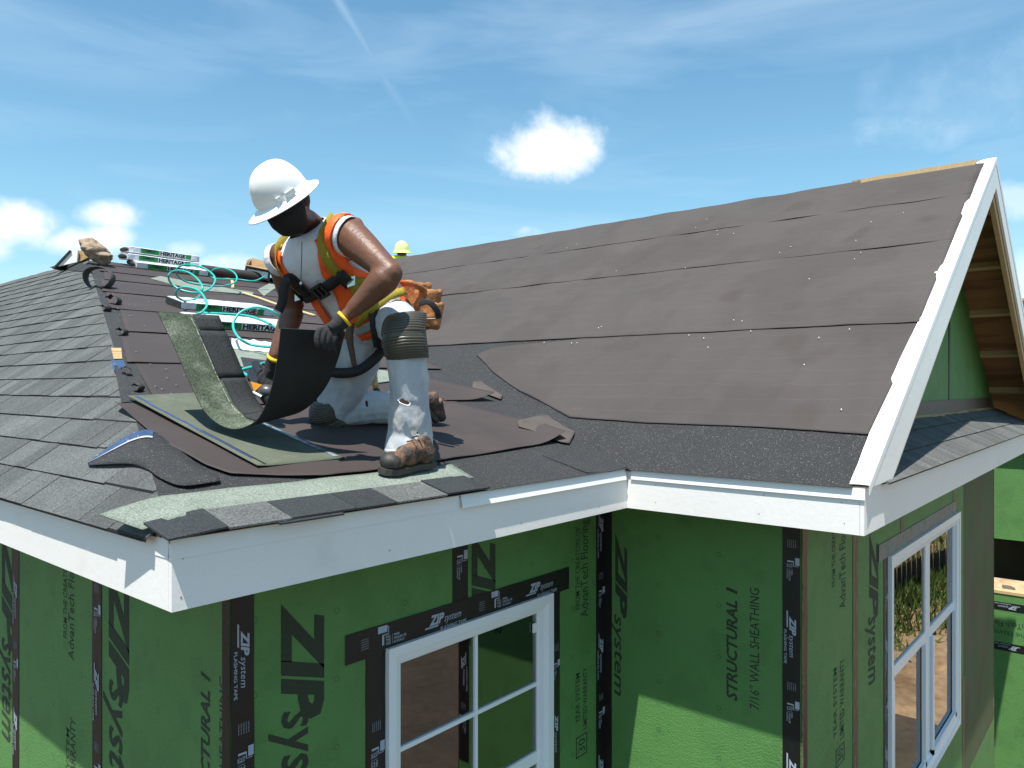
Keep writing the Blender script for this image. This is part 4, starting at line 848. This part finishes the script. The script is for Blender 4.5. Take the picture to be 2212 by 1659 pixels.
def organic(mb, voxel, it, name, m, parent, disp=None):     # fuse the volumes into one continuous skin
    o = mb.build(name, m, None); me0 = o.data
    md = o.modifiers.new('r', 'REMESH'); md.mode = 'VOXEL'; md.voxel_size = voxel; md.use_smooth_shade = True
    sm = o.modifiers.new('s', 'SMOOTH'); sm.factor = .5; sm.iterations = it
    for (sc_, st_, wood) in (disp or []):
        k = (sc_, wood)
        if k not in TEX:
            t = bpy.data.textures.new('folds', 'MARBLE' if wood else 'CLOUDS'); t.noise_scale = sc_
            if wood: t.marble_type = 'SHARP'; t.turbulence = 11
            TEX[k] = t
        d = o.modifiers.new('d', 'DISPLACE'); d.texture = TEX[k]; d.texture_coords = 'GLOBAL'; d.strength = st_; d.mid_level = .5
    dg = bpy.context.evaluated_depsgraph_get(); me = bpy.data.meshes.new_from_object(o.evaluated_get(dg)); o.modifiers.clear(); o.data = me; me.name = name
    bpy.data.meshes.remove(me0)
    me.polygons.foreach_set('use_smooth', [True]*len(me.polygons))
    if parent: put(o, parent)
    return o
def cam(x, y, z): return RT*x+FW*y+UP*z          # direction given as right, away, up
def hard_hat(parent, c, ax, fwd, s, m, name='hard_hat'):
    ax = ax.normalized(); f = (fwd-ax*fwd.dot(ax)).normalized(); l = ax.cross(f).normalized()
    b = MB(); n = 40; prof = []
    for k in range(13):                           # dome from the crown down, then the upturned brim
        a = k/12*math.pi/2; prof.append((math.sin(a)**.85, math.cos(a)**.9*.150+.006))
    prof += [(1.02, .004), (1.12, -.006), (1.27, -.016), (1.36, -.018), (1.37, -.022), (1.27, -.021), (1.1, -.012), (.97, -.004)]
    G = []
    for i in range(n+1):
        t = 2*math.pi*i/n; cs, sn = math.cos(t), math.sin(t); row = []
        for k, (r, h) in enumerate(prof):
            ex = 1+.10*max(0, cs)*(r > 1.05)      # longer peak in front
            rx, ry = .128*r*ex, .108*r
            if k < 13:                            # three moulded ribs over the crown
                rib = max(0, 1-abs(sn*ry)/.012)+.8*max(0, 1-abs(abs(sn*ry)-.045)/.008); h += .006*min(1, rib)*(1 if r < .9 else 0)
            row.append(c+(f*(cs*rx)+l*(sn*ry)+ax*h)*s)
        G.append(row)
    hat = b.grid(G).build(name, m, parent, smooth=True)
    for sd in (-1, 1):
        MB().obox(c+(l*(sd*.112)+ax*.022+f*.0)*s, f*.022*s, l*.006*s, ax*.011*s).build('slot', m, hat)
        MB().obox(c+(l*(sd*.100)+ax*.024+f*.055)*s, f*.010*s, l*.006*s, ax*.009*s).build('slot', m, hat)
    return hat

wk = thing('person', onAB(850,960), 'roofer in white hard hat, black mask, orange vest and harness, kneeling and bending a shingle', 'person')
Pc = at(812,688,3.92); Nk = at(672,492,3.62); SL = at(755,512,3.50); SR = at(606,562,3.75)
EL = at(843,590,3.30); WL = at(760,672,3.32); ER = at(636,668,3.88); WR = at(592,775,3.80)
HL = at(848,695,3.86); HQ = at(782,703,4.00); KL = at(873,716,3.45); AN = at(889,952,3.56); KR = at(712,893,4.05); AR = at(868,880,4.33)
hax = cam(-.15,-.40,.90).normalized(); hf = cam(-.55,-.72,-.42); hf = (hf-hax*hf.dot(hax)).normalized(); hl = hax.cross(hf)
HC = at(626,445,3.42)
F0 = (SL-SR).normalized().cross((Nk-Pc).normalized()).normalized()     # chest direction
b = MB()
def limb(P, r, seg=14): b.tube(cat_rom(P, 5), [np.interp(i/((len(P)-1)*5), [k/(len(r)-1) for k in range(len(r))], r) for i in range((len(P)-1)*5+1)], seg)
mid = Pc.lerp(Nk, .5)-F0*.03
b.tube(cat_rom([Pc, mid, Nk.lerp(Pc, .12)], 5), [.095]*5+[.095]*3+[.09, .085, .08], 16)
limb([Nk.lerp(Pc, .12), Nk+hax*.02, HC-hax*.05-hf*.015], [.07, .060, .056])
b.ell(HC, hl*.076, hf*.096, hax*.115, 20, 14); b.ell(HC+hf*.03-hax*.07, hl*.052, hf*.060, hax*.052)
b.ell(HC+hf*.098-hax*.018, hl*.014, hf*.022, hax*.026, 10, 8)
for sd in (-1, 1): b.ell(HC+hl*(sd*.078)-hf*.005-hax*.02, hl*.010, hf*.020, hax*.032, 10, 8)
limb([SL-(SL-SR)*.10, SL, SL.lerp(EL, .5)+UP*.004, EL], [.080, .088, .086, .076, .064, .056])
b.ell(SL+F0*-.005, (SL-SR).normalized()*.080, F0*.078, UP*.080)
b.ell(EL, RT*.056, FW*.056, UP*.056); limb([EL, EL.lerp(WL, .35)+cam(.006,0,.004), WL], [.056, .068, .064, .050, .038])
limb([SR+(SL-SR)*.10, SR, ER], [.072, .074, .064, .054]); limb([ER, ER.lerp(WR, .4), WR], [.054, .060, .048, .035])
b.tube([WL, WL.lerp(at(716,708,3.31), .8)], [.032, .030], 10); b.tube([WR, WR.lerp(at(578,812,3.84), .7)], [.030, .028], 10)
limb([Pc, HL, KL], [.10, .095, .085, .065]); limb([KL, AN], [.062, .062, .05, .042]); limb([Pc, HQ, KR], [.10, .095, .085, .062]); limb([KR, AR], [.06, .058, .045])
organic(b, .008, 12, 'body', 'skin', wk)

# torso surface used by shirt, vest and harness
sp = cat_rom([Pc-(Nk-Pc)*.06, Pc.lerp(Nk, .30)+F0*.012, Pc.lerp(Nk, .65)+F0*.005, Nk+(Nk-Pc)*.02], 12)
TW = [(0,.180,.145), (.2,.190,.155), (.42,.195,.155), (.62,.208,.148), (.78,.222,.132), (.88,.212,.112), (.95,.145,.092), (1.0,.074,.074)]
SHIFT = (SL+SR)/2-sp[int(.82*(len(sp)-1))]; SHIFT = SHIFT*.85
def T_(t, th, off=0):
    t = max(0, min(1, t)); i = min(int(t*(len(sp)-1)), len(sp)-2); f = t*(len(sp)-1)-i; c = sp[i].lerp(sp[i+1], f); u = (sp[i+1]-sp[i]).normalized()
    L = ((HL-HQ).normalized().lerp((SL-SR).normalized(), min(1, t*1.25))); L = (L-u*L.dot(u)).normalized(); F = L.cross(u).normalized()
    q_ = max(0, 1-abs(t-.80)/.34); q_ = q_*q_*(3-2*q_); c = c+SHIFT*q_; c = c-L*(.035*max(0, 1-abs(t-.25)/.35))
    w = np.interp(t, [k[0] for k in TW], [k[1] for k in TW])+off; d = np.interp(t, [k[0] for k in TW], [k[2] for k in TW])+off
    a = R(th); sn, cs = math.sin(a), math.cos(a); e = .82
    return c+L*(math.copysign(abs(sn)**e, sn)*w)+F*(math.copysign(abs(cs)**e, cs)*d)
def cloth(name, m, t0, t1, thA, thB, off, nt=26, nth=24, solid=.003, wr_=.006, sd=0, parent=None):
    G = []
    for i in range(nt+1):
        t = t0+(t1-t0)*i/nt; a, b_ = (thA(t) if callable(thA) else thA), (thB(t) if callable(thB) else thB)
        G.append([T_(t, a+(b_-a)*j/nth, off+wr_*nz(t*7+sd, (a+(b_-a)*j/nth)*.05, sd)) for j in range(nth+1)])
    return MB().grid(G).build(name, m, parent or wk, smooth=True, solid=solid)
cloth('shirt', 'shirt', .0, .985, -180, 180, .002, 40, 64, .002, .009, 1)
vl = lambda t: np.interp(t, [0,.3,.5,.7,.95], [6,9,13,17,34]); vh = lambda t: np.interp(t, [0,.3,.5,.65,.8,.95], [110,104,82,60,62,84])
vest = part('vest', T_(.5, 0), wk)
cloth('front_panel', 'orange', .06, .93, vl, vh, .019, 30, 12, sd=3, parent=vest); cloth('front_panel', 'orange', .06, .93, lambda t: -vl(t), lambda t: -vh(t), .019, 30, 12, sd=4, parent=vest)
cloth('back_panel', 'orange', .06, .95, lambda t: np.interp(t, [0,.4,.7,.95], [100,105,120,85]), lambda t: 360-np.interp(t, [0,.4,.7,.95], [100,105,120,85]), .020, 30, 26, sd=5, parent=vest)
cloth('shoulder_yoke', 'vyellow', .86, .955, lambda t: np.interp(t, [.86,.955], [70,60]), lambda t: np.interp(t, [.86,.955], [135,140]), .021, 6, 10, sd=6, parent=vest)
cloth('shoulder_yoke', 'vyellow', .86, .955, lambda t: -np.interp(t, [.86,.955], [70,60]), lambda t: -np.interp(t, [.86,.955], [135,140]), .021, 6, 10, sd=6, parent=vest)
for sgn in (1, -1):
    cloth('reflective_band', 'reflect', .13, .21, lambda t: sgn*(vl(t)+1), lambda t: sgn*(vh(t)-1), .024, 4, 12, parent=vest)
# sleeve openings of shirt and vest around the near shoulder
def ring(c, n, u, r1, r2, rad, m, name, par, k0=0, k1=1):
    n = n.normalized(); u = (u-n*u.dot(n)).normalized(); v = n.cross(u); P = [c+u*(math.cos(a)*r1)+v*(math.sin(a)*r2)+n*(.012*math.sin(2*a)) for a in [2*math.pi*(k0+(k1-k0)*i/28) for i in range(29)]]
    MB().tube(P, [(rad, rad*.22)]*29, 8, ell=n).build(name, m, par, smooth=True)
an = (EL-SL).normalized()*.45+(SL-SR).normalized()
ring(SL+an.normalized()*.002, an, UP, .092, .094, .022, 'shirt', 'armhole', wk); ring(SL-an.normalized()*.030, an, UP, .106, .106, .026, 'orange', 'armhole_trim', vest)
an2 = (SR-SL).normalized()+UP*-.3; ring(SR, an2, UP, .082, .086, .022, 'shirt', 'armhole', wk)
# harness
def ribbon(name, m, path, w, off, parent, th=.004, n=6):
    P = cat_rom([T_(t, a, off) for t, a in path], n); Q = cat_rom([T_(t, a, off+.05) for t, a in path], n); G = []
    for i, p in enumerate(P):
        tg = (P[min(i+1, len(P)-1)]-P[max(i-1, 0)]).normalized(); nn = (Q[i]-p).normalized(); sd = tg.cross(nn).normalized(); G.append([p-sd*w/2, p+nn*.0015, p+sd*w/2])
    return MB().grid(G).build(name, m, parent, smooth=True, solid=th)
hn = part('harness', T_(.6, 0, .02), wk)
for sgn in (1, -1):
    ribbon('shoulder_strap', 'webbing', [(.97,sgn*120), (.965,sgn*80), (.93,sgn*50), (.82,sgn*36), (.70,sgn*36), (.58,sgn*40)], .046, .028, hn)
    ribbon('side_strap', 'webbing', [(.60,sgn*42), (.50,sgn*60), (.42,sgn*85), (.38,sgn*110)], .044, .026, hn)
    ribbon('keeper', 'strap', [(.66,sgn*38), (.54,sgn*42)], .056, .033, hn, .010)
    MB().obox(T_(.56, sgn*46, .040), cam(.018,0,.006), cam(0,.006,0), cam(0,0,.022)).build('adjuster', 'metal', hn)
ribbon('strap_tail', 'webbing', [(.57,44), (.52,46), (.45,44)], .044, .042, hn)
ribbon('chest_strap', 'strap', [(.64,42), (.61,20), (.58,0), (.55,-20), (.53,-42)], .052, .034, hn, .005)
bc = T_(.585, 4, .045); bu = (T_(.61, 20, .04)-T_(.555, -15, .04)).normalized(); bn = (T_(.585, 4, .1)-bc).normalized(); bv = bn.cross(bu)
bk = MB()
for (a, c_, w_, h_) in ((-.034,0,.006,.036), (.034,0,.006,.036), (0,.031,.04,.006), (0,-.031,.04,.006), (0,0,.005,.03)): bk.obox(bc+bu*a+bv*c_, bu*w_, bv*h_, bn*.006)
bk.build('buckle', 'black', hn, kind='stuff')
tl = cat_rom([T_(.56,-14,.045), at(628,600,3.46), at(613,622,3.46), at(610,650,3.48), at(601,672,3.50)], 6); up_ = []
G = []
for i, p in enumerate(tl): 
    tg = (tl[min(i+1, len(tl)-1)]-tl[max(i-1, 0)]).normalized(); sd = tg.cross(FW).normalized(); G.append([p-sd*.021, p+sd*.021])
MB().grid(G).build('strap_tail', 'strap', hn, smooth=True, solid=.006)
MB().tube(cat_rom([at(652,522,3.46), at(652,545,3.43), at(651,575,3.42), at(650,606,3.41)], 5), .0018, 6).build('lanyard', 'strap', hn)
MB().ell(at(650,612,3.41), RT*.007, FW*.006, UP*.009).build('lanyard_toggle', 'metal', hn)
# mask and hat
mk = MB(); G = []
for i in range(13):
    v = i/12; row = []
    for j in range(21):
        a = R(-96+192*j/20); rise = .018*math.cos(a)*(v < .2)
        h = np.interp(v, [0,.3,.65,.9,1], [.012,-.025,-.075,-.118,-.128]); k = np.interp(v, [0,.3,.65,.9,1], [1.06,1.10,1.02,.72,.45]); fwd = np.interp(v, [0,.3,.65,1], [.012,.022,.012,.004])
        row.append(HC+hax*(h+rise)+hl*(math.sin(a)*.080*k)+hf*(math.cos(a)*.098*k+fwd*max(0, math.cos(a))))
    G.append(row)
mk.grid(G); mk.build('face_mask', 'mask', wk, smooth=True, solid=.003)
MB().tube([HC+hl*.083+hf*.0-hax*.02, HC+hl*.088-hf*.016-hax*.0, HC+hl*.085-hf*.022+hax*.02], .0022, 6).build('mask_loop', 'mask', wk)
for sd in (-1, 1):
    MB().ell(HC+hf*.088+hl*(sd*.032)+hax*.018, hl*.013, hf*.008, hax*.008, 10, 8).build('eye', mat('eye_dark', (.03,.02,.018), .2, 0), wk)
hrf = MB(); hrf.ell(HC-hf*.012+hax*.022, hl*.080, hf*.092, hax*.085, 20, 12); hrf.build('hair', mat('black_hair', (.012,.010,.009), .7, .2, 80), wk, smooth=True)
hard_hat(wk, at(611,425,3.40), cam(-.42,-.56,.78), cam(-.75,-.45,-.60), 1.02, 'hat')

# trousers, knee pads
b = MB()
limb([Pc.lerp(Nk, .10), Pc, HL.lerp(Pc, .3)], [.135, .15, .145], 18); b.ell(Pc+cam(.015,.02,-.01), cam(.20,.03,0), cam(0,.155,0), cam(0,0,.145))
limb([HL, HL.lerp(KL, .5)+UP*.01, KL], [.125, .112, .098, .080]); limb([KL, KL.lerp(AN, .45)+cam(.004,-.01,0), AN+cam(-.004,-.005,.02)], [.080, .086, .092, .098, .104])
limb([HQ, HQ.lerp(KR, .5)+cam(.02,.0,0), KR], [.150, .142, .128, .090]); limb([KR, KR.lerp(AR, .5)+UP*.015, AR+cam(.02,.02,.0)], [.086, .094, .092, .090])
b.tube([AN+cam(-.004,-.006,.05), AN+cam(-.014,-.014,-.055)], [.102, .112], 18)
organic(b, .007, 6, 'trousers', 'denim', wk, [(.22, .028, False), (.085, .009, False)])
MB().tube([AN+cam(-.013,-.014,-.040), AN+cam(-.014,-.015,-.062)], [(.111,.111), (.112,.112)], 24).build('hem', 'denim', wk, smooth=True)
def knee_pad(c, down, front, s=1, n=11):
    down = down.normalized(); front = (front-down*front.dot(down)).normalized(); side = down.cross(front); kp_ = part('knee_pad', c, wk); G = []
    M_ = 110
    for i in range(M_+1):
        v = -1+2*i/M_; prof = (1-.55*abs(v)**2.6); rib = .0042*(abs(math.sin(v*n*math.pi*.85)))*(1 if abs(v) > .10 else .2); row = []
        for j in range(17):
            a = R(-105+210*j/16); r = (.098+rib*(1 if abs(a) < 1.45 else .2))*s; bend = -.055*s*(v*v if v < 0 else .45*v*v); row.append(c+down*(v*.122*s*(1-.10*v*v))+front*((math.cos(a)*r*1.0)*(.80+.20*prof)+.030*s*(prof-.6)*max(0, math.cos(a))+bend)+side*(math.sin(a)*r*(.86+.14*prof)))
        G.append(row)
    MB().grid(G).build('shell', 'rubber', kp_, smooth=True, solid=.005)
    for dv in (-.075, .075):
        P = [c+down*(dv*s)+front*(math.cos(R(a))*.100*s)+side*(math.sin(R(a))*.100*s) for a in range(100, 262, 12)]; MB().tube(P, [(.016,.004)]*len(P), 6, ell=down).build('strap', 'strap', kp_)
    for sd in (-1, 1): MB().obox(c+side*(sd*.101*s)+down*.07*s, side*.006, down*.011, front*.014).build('clip', 'black', kp_)
knee_pad(at(874,728,3.45), AN-KL+(KL-HL)*.35, cam(-.30,-.93,.35), .97)
knee_pad(KR+cam(-.005,-.005,-.005), cam(.25,.55,-.85), cam(-.62,-.62,-.25), .88)
# torn holes in the trousers
def tear(c, n, u, w, h, nm='tear'):
    n = n.normalized(); u = (u-n*u.dot(n)).normalized(); v = n.cross(u); P = [c+u*(math.cos(a)*w*(1+.3*nz(a*3, w*90)))+v*(math.sin(a)*h*(1+.5*nz(a*4, 7))) for a in [2*math.pi*i/18 for i in range(18)]]
    MB().add(P, [tuple(range(18))]).build(nm, mat('torn_gap', (.05,.022,.015), .9, .2, 30), wk)
    Q = [p+(p-c)*.22*(1+nz(i*2.3, 5))+n*.002 for i, p in enumerate(P)]; MB().add([x for pq in zip(P, Q) for x in pq], [(2*i, 2*((i+1) % 18), 2*((i+1) % 18)+1, 2*i+1) for i in range(18)]).build('frayed_edge', 'shirt', wk)
tear(at(873,868,3.395), cam(-.1,-1,0), cam(.9,0,-.35), .026, .010); tear(at(902,936,3.435), cam(.1,-1,0), RT, .005, .005); tear(at(792,872,4.02), cam(-.2,-1,.2), cam(.3,0,-1), .02, .008)
# belt, leg straps
for (P, m, w) in (([at(765,700,3.72), at(800,668,3.66), at(838,640,3.70), at(876,628,3.82)], 'webbing', .022), ([at(800,640,3.72), at(806,680,3.66), at(812,725,3.70), at(816,752,3.80)], 'strap', .022), ([at(700,800,3.86), at(735,806,3.855), at(775,800,3.855), at(808,776,3.87), at(832,748,3.92)], 'strap', .026)):
    P = cat_rom(P, 6); G = []
    for i, p in enumerate(P):
        tg = (P[min(i+1, len(P)-1)]-P[max(i-1, 0)]).normalized(); sd = tg.cross(FW).normalized(); G.append([p-sd*w, p+sd*w])
    MB().grid(G).build('leg_strap', m, hn, smooth=True, solid=.005)
G = []
P = cat_rom([at(757,698,3.66), at(755,730,3.66), at(760,762,3.66), at(766,792,3.67)], 5)
for i, p in enumerate(P): G.append([p-RT*(.020-.008*i/15), p+RT*(.020-.008*i/15)])
MB().grid(G).build('belt_tongue', mat('belt_leather', (.08,.045,.025), .6, .2, 20), hn, smooth=True, solid=.005)
# boots
def boot(heel, toe, ankle, z0, par, nm):
    bt = part(nm, heel, par); d = (toe-heel); L = d.length; d.normalize(); nrm = z0.normalized(); sd = nrm.cross(d).normalized(); b = MB()
    outl = [(0,.030), (.03,.036), (.12,.034), (.20,.046), (.26,.050), (.295,.042), (.315,.022), (.318,0)]; k = L/.318
    poly = [heel+d*(x*k)+sd*y for x, y in outl]+[heel+d*(x*k)-sd*y for x, y in outl[::-1][1:]]
    MB().prism(poly, nrm*.028).build('sole', 'sole', bt)
    def e(x, h, rx, ry, rz): b.ell(heel+d*(x*k)+nrm*h, d*rx, sd*ry, nrm*rz, 16, 12)
    e(.255,.055,.062,.047,.042); e(.17,.065,.09,.042,.050); e(.06,.065,.062,.040,.055); b.tube([heel+d*(.075*k)+nrm*.07, heel+d*(.080*k)+nrm*.11, ankle], [.048,.048,.046], 14); b.tube([heel+d*(.10*k)+nrm*.095, heel+d*(.21*k)+nrm*.075], [.046,.040], 12)
    organic(b, .006, 5, 'upper', 'boot', bt, [(.03, .006, False)])
    t = MB(); t.ell(heel+d*(.268*k)+nrm*.053, d*.052, sd*.049, nrm*.041, 20, 12); t.build('toe_cap', 'toe', bt, smooth=True)
    for q in range(4):
        c = heel+d*((.205-.026*q)*k)+nrm*(.098+.018*q); MB().tube([c-sd*.034-nrm*.012, c+nrm*.006, c+sd*.034-nrm*.012+d*.008], .0035, 6).build('lace', mat('lace', (.10,.06,.03), .8, .1, 9) if q == 0 and 'lace_' not in MT else MT['boot'], bt)
boot(onAB(932,1006,.030), onAB(822,1024,.030), AN+cam(.006,.0,-.02), Vector((0,-P1,1)), wk, 'boot')
hr = onAB(936,893,.05)
boot(AR+cam(.085,.03,.035), AR+cam(.165,.16,-.095), AR+cam(-.03,-.02,.0), cam(.75,.55,.45), wk, 'boot')

# gloves: palm, thumb and four bent fingers each
def glove(wrist, palm, fingers, thumb, cuffdir, nm='glove'):
    b = MB(); gl = part(nm, wrist, wk)
    b.tube(cat_rom([wrist, wrist.lerp(palm, .55), palm], 4), [(.041,.036)]*5+[(.046,.030)]*4, 14); b.ell(palm, (fingers[0][0]-fingers[-1][0])*.55, (palm-wrist).normalized()*.045, (palm-wrist).cross(fingers[0][0]-fingers[-1][0]).normalized()*.024)
    for f in fingers: b.tube(cat_rom([palm.lerp(f[0], .35)]+f, 3), [.0125]*(3*len(f))+[.0095], 10)
    b.tube(cat_rom([palm.lerp(wrist, .35)]+thumb, 3), [.015]*(3*len(thumb))+[.011], 10)
    organic(b, .0045, 3, 'knit', 'glove', gl)
    d = (palm-wrist).normalized(); MB().tube([wrist-d*.004, wrist+d*.010], [(.044,.040)]*2, 18).build('cuff', 'cuff', gl, smooth=True)
glove(at(745,688,3.31), at(716,712,3.30), [[at(690+11*k,712+5*k,3.245+.012*k), at(684+12*k,730+5*k,3.222+.022*k), at(687+12*k,752+3*k,3.232+.030*k)] for k in range(4)], [at(738,722,3.36), at(728,744,3.385)], None)
glove(at(594,772,3.80), at(581,806,3.83), [[at(566+7*k,808+7*k,3.80), at(560+8*k,822+7*k,3.79), at(570+8*k,834+6*k,3.81)] for k in range(4)], [at(566,800,3.85), at(556,818,3.87)], None)

# nail gun
ng = thing('nail_gun', at(570,830,3.82), 'black pneumatic roofing nailer with an orange warning label in the gloved hand', 'nail gun')
b = MB(); b.tube([at(548,806,3.93), at(566,838,3.84), at(590,872,3.74)], [.034,.040,.036], 16); b.build('body', 'black', ng, smooth=True)
MB().tube([at(585,848,3.80), at(566,812,3.86), at(552,786,3.94)], [.022,.020,.022], 12).build('handle', 'black', ng, smooth=True)
b = MB(); b.ell(at(578,846,3.77), cam(.050,.0,-.012), cam(0,.045,0), cam(.01,0,.036)); b.build('nail_magazine', mat('gun_grey', (.06,.06,.065), .35, .1, 20), ng, smooth=True)
MB().prism([at(541,824,3.74), at(566,831,3.74), at(549,846,3.74)], FW*.003).build('warning_label', mat('warning_orange', (.85,.34,.02), .5, .1, 40), ng)
MB().tube([at(548,848,3.75), at(566,858,3.73)], [.010,.010], 10).build('trigger', 'metal', ng)
for k in range(4): MB().tube([at(556+6*k,794-4*k,3.90), at(566+7*k,800-5*k,3.88)], .007, 8).build('cooling_rib', 'black', ng)

# tool pouch on the hip
tp = thing('tool_pouch', at(915,690,3.98), 'tan leather tool pouch with a hammer holder hanging at the kneeling worker\'s hip', 'tool pouch')
def pocket(c, w, d, h, lean=0, nm='pocket'):
    c = Vector(c); G = []
    for i in range(9):
        v = i/8; s = .78+.30*v-.08*v*v; G.append([c+cam(math.cos(a)*w*s+lean*v, math.sin(a)*d*s, h*(v-.5)+.01*nz(a*2, i)) for a in [2*math.pi*k/20 for k in range(21)]])
    m = MB().grid(G); m.add([G[0][k] for k in range(20)], [tuple(range(20))]); return m.build(nm, 'leather', tp, smooth=True, solid=.004)
pocket(at(893,645,3.98), .075, .055, .16, .02); pocket(at(918,658,3.93), .070, .050, .15, .02); pocket(at(929,682,3.90), .060, .045, .13, .01)
MB().tube(cat_rom([at(868,612,3.90), at(888,612,3.86), at(905,620,3.86), at(922,632,3.90)], 5), [(.012,.020)]*16, 8).build('rim', 'leather', tp, smooth=True)
MB().tube(cat_rom([at(905,656,3.84), at(925,652,3.82), at(942,668,3.83), at(948,688,3.86)], 5), [(.016,.003)]*16, 6, ell=UP).build('strap', 'strap', tp)
MB().tube([at(905,697,3.83), at(925,690,3.81), at(941,690,3.81)], [(.006,.018)]*3, 8, ell=UP).build('hammer_holder', 'metal', tp)

# second roofer beyond the ridge: head and shoulders above the felt
P2c = at(868,552,11.6); p2 = thing('person', P2c-UP*1.3, 'roofer in a pale helmet and fluorescent yellow top, head and shoulders above the ridge', 'person')
b = MB(); hd = at(868,548,11.6); b.ell(hd, RT*.075, FW*.09, UP*.11); b.tube([hd-UP*.06, hd-UP*.18], [.06,.07], 12); b.tube([hd-UP*.16, hd-UP*.45, hd-UP*.85], [(.10,.20),(.13,.19),(.12,.17)], 16, ell=FW)
for sd in (-1, 1): b.tube([hd+RT*(sd*.20)-UP*.25, hd+RT*(sd*.28)-UP*.52-FW*.05, hd+RT*(sd*.22)-UP*.72-FW*.25], [.06,.048,.036], 10); b.tube([hd+RT*(sd*.09)-UP*.85, hd+RT*(sd*.12)-UP*1.25-FW*.1, hd+RT*(sd*.12)-UP*1.62], [.09,.07,.05], 10)
organic(b, .016, 4, 'body', 'skin', p2)
b = MB(); b.tube([hd-UP*.13, hd-UP*.20, hd-UP*.45, hd-UP*.88], [(.09,.10),(.125,.25),(.15,.215),(.14,.19)], 20, ell=FW); b.ell(hd-UP*.10+FW*.02, RT*.20, FW*.13, UP*.075); b.ell(hd-UP*.085-RT*.06, RT*.13, FW*.12, UP*.06); organic(b, .016, 4, 'hi_vis_top', 'hiviz', p2)
hard_hat(p2, hd+UP*.035, cam(0,-.15,1), cam(0,1,0), 1.02, 'hiviz_hat')
MB().tube([hd+cam(-.07,-.08,.0), hd+cam(0,-.105,.015), hd+cam(.07,-.08,.0)], .012, 8).build('head_band', 'black', p2)

# ------------------------------------------------------------------ silt fence and grass on the bank, mirrored in the gable window
sf = thing('silt_fence', (22,-4,1.0), 'black silt fence with wooden stakes along the top of the earth bank', 'fence')
fp = [(14.5,-6.0), (17.5,-4.95), (19.6,-4.4), (23.1,-3.55), (30,-1.9), (42,.6)]; fc = cat_rom([(*p, 0) for p in fp], 12)
for i in range(len(fc)-1):
    a, b_ = fc[i], fc[i+1]; a = Vector((a.x,a.y,gz(a.x,a.y)-.05)); b_ = Vector((b_.x,b_.y,gz(b_.x,b_.y)-.05))
    MB().add([a, b_, b_+UP*.85, a.lerp(b_, .5)+UP*.78, a+UP*.85], [(0,1,2,3,4)]).build('fabric_panel', 'silt', sf, solid=.01)
    MB().obox(a+UP*.5, (.02,0,0), (0,.02,0), (0,0,.55)).build('stake', 'wood', sf)
gb = MB(); random.seed(77)
for k in range(12000):
    i = random.random()*(len(fc)-1); q = fc[int(i)]; t_ = random.random()
    near_ = random.random() < .07; off = Vector((.25,-.97,0)).normalized()*(-random.random()*.9-.1) if False else Vector((random.uniform(.2,9) if not near_ else random.uniform(-1.2,.1), random.uniform(.3,7)*(1 if not near_ else -.1), 0))
    p = Vector((q.x+off.x+random.uniform(-.5,.5), q.y+off.y*.25-(0 if near_ else -.2)+random.uniform(-.5,.5), 0)); p.z = gz(p.x, p.y)-.02; h = random.uniform(.15,.5); d = Vector((random.uniform(-.25,.25), random.uniform(-.25,.25), h)); w = Vector((random.uniform(-.045,.045), random.uniform(-.045,.045), 0))
    gb.add([p-w, p+w, p+d], [(0,1,2)])
go = gb.build('grass', 'grass', kind='stuff'); tag(go, 'rough grass growing along the silt fence on the bank', 'grass')

# torn, turned-up ends of the felt beside the valley
def turned(pts, l, nm='felt_flap'):
    c = cat_rom([(*p, 0) for p in pts[0]], 4); d = cat_rom([(*p, 0) for p in pts[1]], 4); G = []
    for i, (a, b_) in enumerate(zip(c, d)): G.append([onAB(*a.lerp(b_, t).xy, .022+l*(t*t)*(1+.5*nz(i*.8))) for t in (0, .35, .7, 1)])
    MB().grid(G).build(nm, 'felt_under', fr, smooth=True, solid=.002)
turned((((1120,921), (1165,934), (1205,952), (1230,957)), ((1118,908), (1172,897), (1222,904), (1247,924))), .022)
turned((((1020,838), (1050,850), (1082,862)), ((1022,824), (1066,823), (1097,833))), .02)

nh = MB(); random.seed(4)
for x in (.04, .9, 1.7, 2.4):
    for z in (.05, .17): nh.obox((x+random.uniform(-.02,.02), -.0006, ZB+z+random.uniform(-.01,.01)), (.0028,0,0), (0,.0006,0), (0,0,.0028))
for y in (-.2, -.8, -1.2):
    for z in (.05, .15): nh.obox((XB-.0006, y+random.uniform(-.02,.02), ZB+z), (.0006,0,0), (0,.0025,0), (0,0,.0025))
nh.build('nail_head', mat('nail_head', (.28,.24,.2), .6, .1, 9), house, kind='stuff')
